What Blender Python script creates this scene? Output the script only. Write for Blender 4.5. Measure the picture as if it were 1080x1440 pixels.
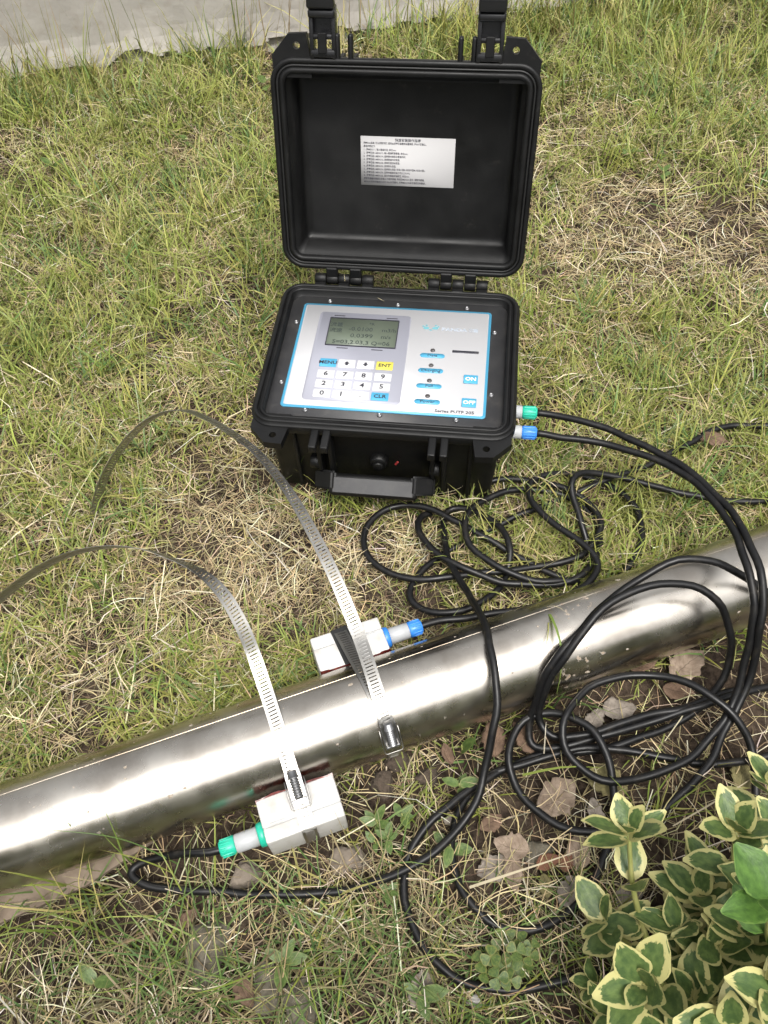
import bpy, bmesh, math, random
import numpy as np
from mathutils import Vector, Matrix, Euler

random.seed(7)
RNG = np.random.default_rng(11)
for _o in list(bpy.data.objects):
    bpy.data.objects.remove(_o)
SC = bpy.context.scene
COL = SC.collection

# ------------------------------------------------------------------ camera
F_PX, PITCH, ROLL, CAM_H = 1188.6, 0.95965, -0.0566, 0.7697
_r = Vector((1, 0, 0)); _f = Vector((0, math.cos(PITCH), -math.sin(PITCH))); _u = _r.cross(_f)
CR = _r * math.cos(ROLL) + _u * math.sin(ROLL)
CU = -_r * math.sin(ROLL) + _u * math.cos(ROLL)
CF = _f
CAM = Vector((0, 0, CAM_H))
cd = bpy.data.cameras.new('camera')
cam = bpy.data.objects.new('camera', cd); COL.objects.link(cam)
cd.sensor_fit = 'HORIZONTAL'; cd.sensor_width = 36.0; cd.lens = F_PX / 1080 * 36
cd.clip_start = 0.01; cd.clip_end = 500
m = Matrix((CR, CU, -CF)).transposed().to_4x4(); m.translation = CAM
cam.matrix_world = m
SC.camera = cam

# ------------------------------------------------------------------ world, sun, exposure
SUN_EL, SUN_AZ = math.radians(66), math.radians(165)     # azimuth measured from +y towards +x
w = bpy.data.worlds.new('World'); SC.world = w; w.use_nodes = True
nt = w.node_tree
bg = nt.nodes['Background']
sky = nt.nodes.new('ShaderNodeTexSky'); sky.sky_type = 'NISHITA'; sky.sun_disc = False
sky.sun_elevation = SUN_EL; sky.sun_rotation = SUN_AZ
sky.air_density = 1.2; sky.dust_density = 6.0; sky.ozone_density = 1.0
hs = nt.nodes.new('ShaderNodeHueSaturation'); hs.inputs['Saturation'].default_value = 0.07
nt.links.new(sky.outputs[0], hs.inputs['Color'])
# overcast luminance: the zenith is about three times as bright as the horizon, all the way round
stc = nt.nodes.new('ShaderNodeTexCoord'); ssx = nt.nodes.new('ShaderNodeSeparateXYZ'); nt.links.new(stc.outputs['Generated'], ssx.inputs[0])
smr = nt.nodes.new('ShaderNodeMapRange'); smr.inputs['From Min'].default_value = 0.0; smr.inputs['From Max'].default_value = 1.0
smr.inputs['To Min'].default_value = 0.50; smr.inputs['To Max'].default_value = 1.6
nt.links.new(ssx.outputs['Z'], smr.inputs['Value'])
smx = nt.nodes.new('ShaderNodeVectorMath'); smx.operation = 'SCALE'
nt.links.new(hs.outputs[0], smx.inputs[0]); nt.links.new(smr.outputs[0], smx.inputs['Scale'])
nt.links.new(smx.outputs[0], bg.inputs['Color'])
bg.inputs['Strength'].default_value = 0.11
sd = bpy.data.lights.new('sun', 'SUN'); sd.energy = 1.5; sd.angle = math.radians(20); sd.color = (1.0, 0.945, 0.86)
sun = bpy.data.objects.new('sun', sd); COL.objects.link(sun)
_d = Vector((math.sin(SUN_AZ) * math.cos(SUN_EL), math.cos(SUN_AZ) * math.cos(SUN_EL), math.sin(SUN_EL)))
sun.rotation_euler = (-_d).to_track_quat('-Z', 'Y').to_euler()
vs = SC.view_settings
vs.view_transform = 'Standard'; vs.look = 'None'; vs.gamma = 1.0; vs.use_curve_mapping = False
vs.exposure = 0.72
SC.cycles.max_bounces = 6; SC.cycles.diffuse_bounces = 2; SC.cycles.transmission_bounces = 3; SC.cycles.glossy_bounces = 3

# ------------------------------------------------------------------ helpers
def at(px, py, z=0.0):
    """point of the place at height z that stands on the sight line of photograph pixel (px,py)"""
    d = CR * ((px - 540) / F_PX) + CU * (-(py - 720) / F_PX) + CF
    t = (z - CAM_H) / d.z
    return CAM + d * t

def ray(px, py):
    return (CR * ((px - 540) / F_PX) + CU * (-(py - 720) / F_PX) + CF).normalized()

def mesh(name, verts, faces, smooth=False):
    me = bpy.data.meshes.new(name)
    me.from_pydata([tuple(v) for v in verts], [], faces)
    if smooth:
        me.polygons.foreach_set('use_smooth', [True] * len(me.polygons))
    me.update()
    return me

def obj(name, me, mat=None, parent=None, loc=None, rot=None):
    if isinstance(me, bmesh.types.BMesh):
        bm = me; me = bpy.data.meshes.new(name); bm.to_mesh(me); bm.free()
    o = bpy.data.objects.new(name, me); COL.objects.link(o)
    if mat is not None and not me.materials:
        me.materials.append(mat)
    if parent is not None: o.parent = parent
    if loc is not None: o.location = loc
    if rot is not None: o.rotation_euler = rot
    return o

def tag(o, label=None, cat=None, group=None, kind=None):
    if label: o['label'] = label
    if cat: o['category'] = cat
    if group: o['group'] = group
    if kind: o['kind'] = kind
    return o

def empty(name, loc=(0, 0, 0), rot=(0, 0, 0)):
    o = bpy.data.objects.new(name, None); COL.objects.link(o)
    o.location = loc; o.rotation_euler = rot; o.empty_display_size = 0.02
    return o

def smooth(bm, ang=0.6):
    for f in bm.faces: f.smooth = True
    for e in bm.edges:
        if len(e.link_faces) == 2 and e.calc_face_angle(0) > ang: e.smooth = False

def bm_box(bm, c, s, bev=0.0, seg=2, rot=None):
    """adds one bevelled box to bm"""
    t = bmesh.new()
    bmesh.ops.create_cube(t, size=1)
    bmesh.ops.scale(t, vec=s, verts=t.verts)
    if bev: bmesh.ops.bevel(t, geom=t.edges[:], offset=bev, segments=seg, affect='EDGES', profile=0.5)
    if rot is not None: bmesh.ops.rotate(t, verts=t.verts, matrix=rot)
    bmesh.ops.translate(t, vec=c, verts=t.verts)
    me = bpy.data.meshes.new('tmp'); smooth(t); t.to_mesh(me); t.free()
    bm.from_mesh(me); bpy.data.meshes.remove(me)

def bm_cyl(bm, p0, p1, r0, r1=None, n=20, bev=0.0):
    p0 = Vector(p0); p1 = Vector(p1); r1 = r0 if r1 is None else r1
    ax = (p1 - p0); L = ax.length; ax.normalize()
    q = ax.to_track_quat('Z', 'Y')
    prof = [(0, 0.0), (max(r0 - bev, 1e-5), 0), (r0, bev), (r1, L - bev), (max(r1 - bev, 1e-5), L), (0, L)] if bev else [(0, 0.0), (r0, 0), (r1, L), (0, L)]
    lathe(bm, prof, n, p0, q)

def lathe(bm, prof, n, org, q):
    rings = []
    for r, z in prof:
        if r == 0:
            rings.append([bm.verts.new(org + q @ Vector((0, 0, z)))])
        else:
            rings.append([bm.verts.new(org + q @ Vector((r * math.cos(2 * math.pi * i / n), r * math.sin(2 * math.pi * i / n), z))) for i in range(n)])
    fs = []
    for a, b in zip(rings[:-1], rings[1:]):
        for i in range(n):
            j = (i + 1) % n
            if len(a) == 1 and len(b) == 1: continue
            if len(a) == 1: fs.append(bm.faces.new((a[0], b[j], b[i])))
            elif len(b) == 1: fs.append(bm.faces.new((a[i], a[j], b[0])))
            else: fs.append(bm.faces.new((a[i], a[j], b[j], b[i])))
    for f in fs: f.smooth = True
    for f in fs:
        for e in f.edges:
            if len(e.link_faces) == 2 and e.calc_face_angle(0) > 0.6: e.smooth = False

def rrect(w, h, r, n=6):
    """rounded rectangle outline, counter-clockwise, centred"""
    r = max(min(r, w / 2 - 1e-5, h / 2 - 1e-5), 1e-5)
    pts = []
    for cx, cy, a0 in ((w / 2 - r, h / 2 - r, 0), (-w / 2 + r, h / 2 - r, 90), (-w / 2 + r, -h / 2 + r, 180), (w / 2 - r, -h / 2 + r, 270)):
        for i in range(n + 1):
            a = math.radians(a0 + 90 * i / n)
            pts.append((cx + r * math.cos(a), cy + r * math.sin(a)))
    return pts

def loft(w, h, rad, rings, cy=0.0, n=7, cap0=True, cap1=True):
    """shell of stacked rounded rectangles; rings = (inset, z)"""
    bm = bmesh.new(); R = []
    for ins, z in rings:
        R.append([bm.verts.new((x, y + cy, z)) for x, y in rrect(w - 2 * ins, h - 2 * ins, max(rad - ins, min(rad, 0.004)), n)])
    N = len(R[0])
    for a, b in zip(R[:-1], R[1:]):
        for i in range(N):
            j = (i + 1) % N
            bm.faces.new((a[i], a[j], b[j], b[i]))
    if cap0: bm.faces.new(list(reversed(R[0])))
    if cap1: bm.faces.new(R[-1])
    smooth(bm, 0.5)
    return bm

def plate(w, h, r, t, c=(0, 0, 0), n=5):
    bm = loft(w, h, r, [(0, 0), (0, t)], n=n)
    bmesh.ops.translate(bm, vec=c, verts=bm.verts)
    return bm

def prism(bm, pts, z0, z1, M=None):
    """prism over a polygon in xy between z0 and z1, mapped by M"""
    M = M or Matrix.Identity(4)
    a = [bm.verts.new(M @ Vector((x, y, z0))) for x, y in pts]
    b = [bm.verts.new(M @ Vector((x, y, z1))) for x, y in pts]
    n = len(pts)
    bm.faces.new(list(reversed(a))); bm.faces.new(b)
    for i in range(n):
        bm.faces.new((a[i], a[(i + 1) % n], b[(i + 1) % n], b[i]))

def catmull(P, step=0.006):
    P = [Vector(p) for p in P]
    P = [P[0] * 2 - P[1]] + P + [P[-1] * 2 - P[-2]]
    out = []
    for i in range(1, len(P) - 2):
        p0, p1, p2, p3 = P[i - 1:i + 3]
        # centripetal spacing
        t0 = 0; t1 = t0 + max((p1 - p0).length, 1e-6) ** 0.5; t2 = t1 + max((p2 - p1).length, 1e-6) ** 0.5; t3 = t2 + max((p3 - p2).length, 1e-6) ** 0.5
        k = max(2, int((p2 - p1).length / step))
        for s in range(k):
            t = t1 + (t2 - t1) * s / k
            A1 = (t1 - t) / (t1 - t0) * p0 + (t - t0) / (t1 - t0) * p1
            A2 = (t2 - t) / (t2 - t1) * p1 + (t - t1) / (t2 - t1) * p2
            A3 = (t3 - t) / (t3 - t2) * p2 + (t - t2) / (t3 - t2) * p3
            B1 = (t2 - t) / (t2 - t0) * A1 + (t - t0) / (t2 - t0) * A2
            B2 = (t3 - t) / (t3 - t1) * A2 + (t - t1) / (t3 - t1) * A3
            out.append((t2 - t) / (t2 - t1) * B1 + (t - t1) / (t2 - t1) * B2)
    out.append(P[-2])
    return out

def relax(P, k=2):
    for _ in range(k):
        Q = P[:]
        for i in range(1, len(P) - 1):
            Q[i] = P[i] * 0.5 + (P[i - 1] + P[i + 1]) * 0.25
        P = Q
    return P

def tube_mesh(name, P, r, n=10):
    V, Fc = [], []
    T = [(P[min(i + 1, len(P) - 1)] - P[max(i - 1, 0)]).normalized() for i in range(len(P))]
    N = T[0].orthogonal().normalized()
    for i, p in enumerate(P):
        N = (N - T[i] * N.dot(T[i])).normalized(); B = T[i].cross(N)
        rr = r(i / (len(P) - 1)) if callable(r) else r
        for k in range(n):
            a = 2 * math.pi * k / n
            V.append(p + (N * math.cos(a) + B * math.sin(a)) * rr)
    for i in range(len(P) - 1):
        for k in range(n):
            Fc.append((i * n + k, i * n + (k + 1) % n, (i + 1) * n + (k + 1) % n, (i + 1) * n + k))
    Fc.append(tuple(reversed(range(n)))); Fc.append(tuple((len(P) - 1) * n + k for k in range(n)))
    return mesh(name, V, Fc, True)

_tmp = []
def text_mesh(name, items, mat, bold=0.012):
    """items: (string, x, y, height, align, xscale); flat lettering merged into one mesh in the xy plane"""
    obs = []
    for s, x, y, h, al, xs in items:
        c = bpy.data.curves.new('t', 'FONT'); c.body = s; c.size = h; c.align_x = al; c.align_y = 'CENTER'
        c.resolution_u = 2; c.extrude = 0.00005; c.offset = h * bold
        o = bpy.data.objects.new('t', c); COL.objects.link(o); obs.append((o, x, y, xs))
    dg = bpy.context.evaluated_depsgraph_get(); dg.update()
    bm = bmesh.new()
    for o, x, y, xs in obs:
        me = bpy.data.meshes.new_from_object(o.evaluated_get(dg))
        me.transform(Matrix.Translation((x, y, 0)) @ Matrix.Diagonal((xs, 1, 1, 1)))
        bm.from_mesh(me); bpy.data.meshes.remove(me)
        c = o.data; bpy.data.objects.remove(o); bpy.data.curves.remove(c)
    me = bpy.data.meshes.new(name); bm.to_mesh(me); bm.free(); me.materials.clear(); me.materials.append(mat)
    return me

# value noise for layout (vectorised)
class Noise:
    def __init__(self, seed, cell):
        self.g = np.random.default_rng(seed).random((256, 256)); self.c = cell
    def __call__(self, x, y):
        u = np.asarray(x, float) / self.c + 100.3; v = np.asarray(y, float) / self.c + 100.7
        i = np.floor(u).astype(int); j = np.floor(v).astype(int); a = u - i; b = v - j
        a = a * a * (3 - 2 * a); b = b * b * (3 - 2 * b); i %= 256; j %= 256; i1 = (i + 1) % 256; j1 = (j + 1) % 256
        g = self.g
        return (g[i, j] * (1 - a) + g[i1, j] * a) * (1 - b) + (g[i, j1] * (1 - a) + g[i1, j1] * a) * b

# ------------------------------------------------------------------ materials
def mat(name, col, rough=0.5, metal=0.0, spec=0.5, noise=None, bump=None, rvar=None, coat=0.0):
    """noise=(scale, second colour, contrast lo, hi); bump=(scale, strength, distance); rvar=(scale, lo, hi)"""
    m = bpy.data.materials.new(name); m.use_nodes = True
    t = m.node_tree; b = t.nodes['Principled BSDF']; L = t.links.new
    b.inputs['Base Color'].default_value = (*col, 1); b.inputs['Roughness'].default_value = rough
    b.inputs['Metallic'].default_value = metal; b.inputs['Specular IOR Level'].default_value = spec
    if coat: b.inputs['Coat Weight'].default_value = coat
    tc = t.nodes.new('ShaderNodeTexCoord')
    if noise:
        n = t.nodes.new('ShaderNodeTexNoise'); n.inputs['Scale'].default_value = noise[0]; n.inputs['Detail'].default_value = 6
        L(tc.outputs['Object'], n.inputs['Vector'])
        r = t.nodes.new('ShaderNodeValToRGB'); r.color_ramp.elements[0].position = noise[2]; r.color_ramp.elements[1].position = noise[3]
        r.color_ramp.elements[0].color = (*col, 1); r.color_ramp.elements[1].color = (*noise[1], 1)
        L(n.outputs['Fac'], r.inputs['Fac']); L(r.outputs['Color'], b.inputs['Base Color'])
    if rvar:
        n = t.nodes.new('ShaderNodeTexNoise'); n.inputs['Scale'].default_value = rvar[0]; n.inputs['Detail'].default_value = 5
        L(tc.outputs['Object'], n.inputs['Vector'])
        mr = t.nodes.new('ShaderNodeMapRange'); mr.inputs['From Min'].default_value = 0.3; mr.inputs['From Max'].default_value = 0.7
        mr.inputs['To Min'].default_value = rvar[1]; mr.inputs['To Max'].default_value = rvar[2]
        L(n.outputs['Fac'], mr.inputs['Value']); L(mr.outputs[0], b.inputs['Roughness'])
    if bump:
        n = t.nodes.new('ShaderNodeTexNoise'); n.inputs['Scale'].default_value = bump[0]; n.inputs['Detail'].default_value = 4
        L(tc.outputs['Object'], n.inputs['Vector'])
        bp = t.nodes.new('ShaderNodeBump'); bp.inputs['Strength'].default_value = bump[1]; bp.inputs['Distance'].default_value = bump[2]
        L(n.outputs['Fac'], bp.inputs['Height']); L(bp.outputs[0], b.inputs['Normal'])
    return m

def attr_mat(name, attr, rough=0.55, trans=0.3, spec=0.3):
    m = bpy.data.materials.new(name); m.use_nodes = True
    t = m.node_tree; b = t.nodes['Principled BSDF']; L = t.links.new
    a = t.nodes.new('ShaderNodeAttribute'); a.attribute_name = attr
    L(a.outputs['Color'], b.inputs['Base Color'])
    b.inputs['Roughness'].default_value = rough; b.inputs['Specular IOR Level'].default_value = spec
    tr = t.nodes.new('ShaderNodeBsdfTranslucent'); L(a.outputs['Color'], tr.inputs['Color'])
    mx = t.nodes.new('ShaderNodeMixShader'); mx.inputs[0].default_value = trans
    L(b.outputs[0], mx.inputs[1]); L(tr.outputs[0], mx.inputs[2])
    L(mx.outputs[0], t.nodes['Material Output'].inputs['Surface'])
    return m

def dust(m, scale=55, lo=0.60, hi=0.78, col=(0.06, 0.055, 0.048), amt=0.5):
    """thin dusty scuffs over a material's own colour"""
    t = m.node_tree; b = t.nodes['Principled BSDF']; L = t.links.new
    src = b.inputs['Base Color'].links[0].from_socket
    tc = t.nodes.new('ShaderNodeTexCoord'); n = t.nodes.new('ShaderNodeTexNoise'); n.inputs['Scale'].default_value = scale; n.inputs['Detail'].default_value = 10; n.inputs['Roughness'].default_value = 0.72
    L(tc.outputs['Object'], n.inputs['Vector'])
    r = t.nodes.new('ShaderNodeMapRange'); r.inputs['From Min'].default_value = lo; r.inputs['From Max'].default_value = hi; r.inputs['To Max'].default_value = amt; L(n.outputs['Fac'], r.inputs['Value'])
    mx = t.nodes.new('ShaderNodeMix'); mx.data_type = 'RGBA'; L(r.outputs[0], mx.inputs['Factor']); L(src, mx.inputs['A']); mx.inputs['B'].default_value = (*col, 1)
    L(mx.outputs['Result'], b.inputs['Base Color'])

M = {}
M['case'] = mat('case_plastic', (0.0035, 0.0035, 0.0037), 0.45, spec=0.3, noise=(40, (0.006, 0.006, 0.006), 0.4, 0.7), bump=(1400, 0.25, 0.0004), rvar=(30, 0.36, 0.58))
dust(M['case'], amt=0.35)
M['case_gloss'] = mat('case_smooth_plastic', (0.010, 0.010, 0.011), 0.28, rvar=(25, 0.2, 0.4), bump=(300, 0.05, 0.0003))
M['rubber'] = mat('seal_rubber', (0.008, 0.008, 0.008), 0.5)
M['plate'] = mat('panel_plate', (0.030, 0.030, 0.032), 0.5, noise=(60, (0.042, 0.041, 0.041), 0.45, 0.75), bump=(1600, 0.2, 0.0003), rvar=(20, 0.42, 0.6))
M['white'] = mat('faceplate_white', (0.50, 0.50, 0.515), 0.35, rvar=(40, 0.3, 0.45))
M['blue'] = mat('print_blue', (0.065, 0.30, 0.47), 0.4)
M['bluebtn'] = mat('button_blue', (0.06, 0.29, 0.46), 0.38)
M['grey'] = mat('print_grey', (0.33, 0.335, 0.39), 0.4)
M['key'] = mat('key_white', (0.53, 0.53, 0.54), 0.35)
M['yellow'] = mat('key_yellow', (0.55, 0.48, 0.08), 0.38)
M['ink'] = mat('print_ink', (0.03, 0.03, 0.04), 0.5)
M['paleink'] = mat('print_pale_ink', (0.33, 0.37, 0.42), 0.4)
M['inkwhite'] = mat('print_white', (0.85, 0.85, 0.86), 0.4)
M['teal'] = mat('print_teal', (0.12, 0.30, 0.34), 0.4)
M['lcd'] = mat('display_glass', (0.095, 0.115, 0.088), 0.35, noise=(12, (0.135, 0.16, 0.122), 0.35, 0.7), spec=0.6)
M['lcdink'] = mat('display_segments', (0.035, 0.045, 0.04), 0.45)
M['screw'] = mat('screw_steel', (0.28, 0.28, 0.285), 0.42, 1.0)
M['led'] = mat('indicator_lens', (0.06, 0.055, 0.055), 0.25)
M['paper'] = mat('label_paper', (0.40, 0.395, 0.40), 0.65)
M['cable'] = mat('cable_jacket', (0.006, 0.006, 0.0065), 0.4, spec=0.3, rvar=(60, 0.30, 0.5), bump=(500, 0.08, 0.0004), noise=(90, (0.018, 0.016, 0.014), 0.55, 0.75))
dust(M['cable'], 160, 0.62, 0.76, (0.11, 0.095, 0.075), 0.6)
dust(M['plate'], 40, 0.55, 0.8, (0.12, 0.11, 0.10), 0.4)
M['plug_grey'] = mat('plug_grey', (0.36, 0.37, 0.38), 0.45, noise=(50, (0.28, 0.28, 0.27), 0.5, 0.8))
M['plug_green'] = mat('plug_green', (0.015, 0.40, 0.27), 0.38)
M['plug_blue'] = mat('plug_blue', (0.035, 0.20, 0.62), 0.38)
M['housing'] = mat('sensor_housing', (0.50, 0.49, 0.475), 0.45, noise=(70, (0.37, 0.345, 0.31), 0.5, 0.8), bump=(700, 0.05, 0.0004))
M['grease'] = mat('coupling_grease', (0.06, 0.007, 0.006), 0.25, noise=(260, (0.17, 0.03, 0.02), 0.45, 0.7))
M['red'] = mat('red_plastic', (0.22, 0.02, 0.02), 0.5)
M['strap'] = mat('strap_steel', (0.34, 0.33, 0.31), 0.35, 1.0, rvar=(80, 0.28, 0.48), bump=(900, 0.08, 0.0003))
M['wood'] = mat('board_wood', (0.20, 0.155, 0.115), 0.85, noise=(45, (0.11, 0.082, 0.058), 0.4, 0.7), bump=(120, 0.4, 0.002))

def pipe_material():
    m = bpy.data.materials.new('pipe_stainless'); m.use_nodes = True
    t = m.node_tree; b = t.nodes['Principled BSDF']; L = t.links.new
    b.inputs['Metallic'].default_value = 1.0
    tc = t.nodes.new('ShaderNodeTexCoord')
    mp = t.nodes.new('ShaderNodeMapping'); mp.inputs['Scale'].default_value = (1.2, 60, 60)
    L(tc.outputs['Object'], mp.inputs['Vector'])
    n1 = t.nodes.new('ShaderNodeTexNoise'); n1.inputs['Scale'].default_value = 2.0; n1.inputs['Detail'].default_value = 6
    L(mp.outputs[0], n1.inputs['Vector'])
    n2 = t.nodes.new('ShaderNodeTexNoise'); n2.inputs['Scale'].default_value = 26; n2.inputs['Detail'].default_value = 8
    L(tc.outputs['Object'], n2.inputs['Vector'])
    # dried mud speckle, thicker in patches
    n3 = t.nodes.new('ShaderNodeTexNoise'); n3.inputs['Scale'].default_value = 9; n3.inputs['Detail'].default_value = 3
    L(tc.outputs['Object'], n3.inputs['Vector'])
    n4 = t.nodes.new('ShaderNodeTexNoise'); n4.inputs['Scale'].default_value = 190; n4.inputs['Detail'].default_value = 4
    L(tc.outputs['Object'], n4.inputs['Vector'])
    mu = t.nodes.new('ShaderNodeMath'); mu.operation = 'MULTIPLY'; L(n3.outputs['Fac'], mu.inputs[0]); L(n4.outputs['Fac'], mu.inputs[1])
    rp = t.nodes.new('ShaderNodeMapRange'); rp.inputs['From Min'].default_value = 0.425; rp.inputs['From Max'].default_value = 0.50
    L(mu.outputs[0], rp.inputs['Value'])
    cr = t.nodes.new('ShaderNodeValToRGB'); cr.color_ramp.elements[0].color = (0.43, 0.39, 0.34, 1); cr.color_ramp.elements[1].color = (0.58, 0.545, 0.49, 1)
    cr.color_ramp.elements[0].position = 0.35; cr.color_ramp.elements[1].position = 0.65
    L(n2.outputs['Fac'], cr.inputs['Fac'])
    mx = t.nodes.new('ShaderNodeMix'); mx.data_type = 'RGBA'
    L(rp.outputs[0], mx.inputs['Factor']); L(cr.outputs[0], mx.inputs['A']); mx.inputs['B'].default_value = (0.30, 0.22, 0.15, 1)
    L(mx.outputs['Result'], b.inputs['Base Color'])
    mm = t.nodes.new('ShaderNodeMath'); mm.operation = 'MULTIPLY_ADD'; L(rp.outputs[0], mm.inputs[0]); mm.inputs[1].default_value = -0.8; mm.inputs[2].default_value = 1.0
    L(mm.outputs[0], b.inputs['Metallic'])
    ra = t.nodes.new('ShaderNodeMapRange'); ra.inputs['From Min'].default_value = 0.3; ra.inputs['From Max'].default_value = 0.7
    ra.inputs['To Min'].default_value = 0.18; ra.inputs['To Max'].default_value = 0.34
    L(n2.outputs['Fac'], ra.inputs['Value'])
    rb = t.nodes.new('ShaderNodeMath'); rb.operation = 'MULTIPLY_ADD'; L(rp.outputs[0], rb.inputs[0]); rb.inputs[1].default_value = 0.5; L(ra.outputs[0], rb.inputs[2])
    L(rb.outputs[0], b.inputs['Roughness'])
    bp = t.nodes.new('ShaderNodeBump'); bp.inputs['Strength'].default_value = 0.06; bp.inputs['Distance'].default_value = 0.001
    L(n1.outputs['Fac'], bp.inputs['Height']); L(bp.outputs[0], b.inputs['Normal'])
    return m
M['pipe'] = pipe_material()

def soil_material():
    m = bpy.data.materials.new('soil'); m.use_nodes = True
    t = m.node_tree; b = t.nodes['Principled BSDF']; L = t.links.new
    b.inputs['Roughness'].default_value = 0.95; b.inputs['Specular IOR Level'].default_value = 0.15
    tc = t.nodes.new('ShaderNodeTexCoord')
    n1 = t.nodes.new('ShaderNodeTexNoise'); n1.inputs['Scale'].default_value = 14; n1.inputs['Detail'].default_value = 8
    n2 = t.nodes.new('ShaderNodeTexNoise'); n2.inputs['Scale'].default_value = 160; n2.inputs['Detail'].default_value = 6
    L(tc.outputs['Object'], n1.inputs['Vector']); L(tc.outputs['Object'], n2.inputs['Vector'])
    ad = t.nodes.new('ShaderNodeMath'); ad.operation = 'ADD'; L(n1.outputs['Fac'], ad.inputs[0]); L(n2.outputs['Fac'], ad.inputs[1])
    cr = t.nodes.new('ShaderNodeValToRGB'); e = cr.color_ramp.elements
    e[0].position = 0.38; e[0].color = (0.016, 0.011, 0.008, 1); e[1].position = 0.68; e[1].color = (0.085, 0.062, 0.044, 1)
    hf = t.nodes.new('ShaderNodeMath'); hf.operation = 'MULTIPLY'; hf.inputs[1].default_value = 0.5; L(ad.outputs[0], hf.inputs[0])
    L(hf.outputs[0], cr.inputs['Fac'])
    # far from the pipe the sheet is a lawn too far off to show blades
    ln = t.nodes.new('ShaderNodeVectorMath'); ln.operation = 'DISTANCE'; L(tc.outputs['Object'], ln.inputs[0]); ln.inputs[1].default_value = (0, 0.8, 0)
    mr = t.nodes.new('ShaderNodeMapRange'); mr.inputs['From Min'].default_value = 2.0; mr.inputs['From Max'].default_value = 3.0; L(ln.outputs['Value'], mr.inputs['Value'])
    gr = t.nodes.new('ShaderNodeValToRGB'); e = gr.color_ramp.elements
    e[0].position = 0.35; e[0].color = (0.07, 0.08, 0.025, 1); e[1].position = 0.65; e[1].color = (0.19, 0.17, 0.085, 1)
    L(hf.outputs[0], gr.inputs['Fac'])
    mx = t.nodes.new('ShaderNodeMix'); mx.data_type = 'RGBA'; L(mr.outputs[0], mx.inputs['Factor']); L(cr.outputs[0], mx.inputs['A']); L(gr.outputs[0], mx.inputs['B'])
    L(mx.outputs['Result'], b.inputs['Base Color'])
    bp = t.nodes.new('ShaderNodeBump'); bp.inputs['Strength'].default_value = 0.9; bp.inputs['Distance'].default_value = 0.006
    L(ad.outputs[0], bp.inputs['Height']); L(bp.outputs[0], b.inputs['Normal'])
    return m
M['soil'] = soil_material()

def concrete_material():
    m = mat('wall_concrete', (0.41, 0.385, 0.35), 0.85, noise=(6, (0.30, 0.28, 0.255), 0.35, 0.75), bump=(70, 0.35, 0.003))
    t = m.node_tree; b = t.nodes['Principled BSDF']; L = t.links.new
    src = b.inputs['Base Color'].links[0].from_socket
    tc = t.nodes.new('ShaderNodeTexCoord')
    n = t.nodes.new('ShaderNodeTexNoise'); n.inputs['Scale'].default_value = 45; n.inputs['Detail'].default_value = 8; L(tc.outputs['Object'], n.inputs['Vector'])
    r = t.nodes.new('ShaderNodeMapRange'); r.inputs['From Min'].default_value = 0.52; r.inputs['From Max'].default_value = 0.72; r.inputs['To Max'].default_value = 0.55; L(n.outputs['Fac'], r.inputs['Value'])
    mx = t.nodes.new('ShaderNodeMix'); mx.data_type = 'RGBA'; L(r.outputs[0], mx.inputs['Factor']); L(src, mx.inputs['A']); mx.inputs['B'].default_value = (0.28, 0.245, 0.21, 1)
    L(mx.outputs['Result'], b.inputs['Base Color'])
    return m
M['concrete'] = concrete_material()

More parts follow.
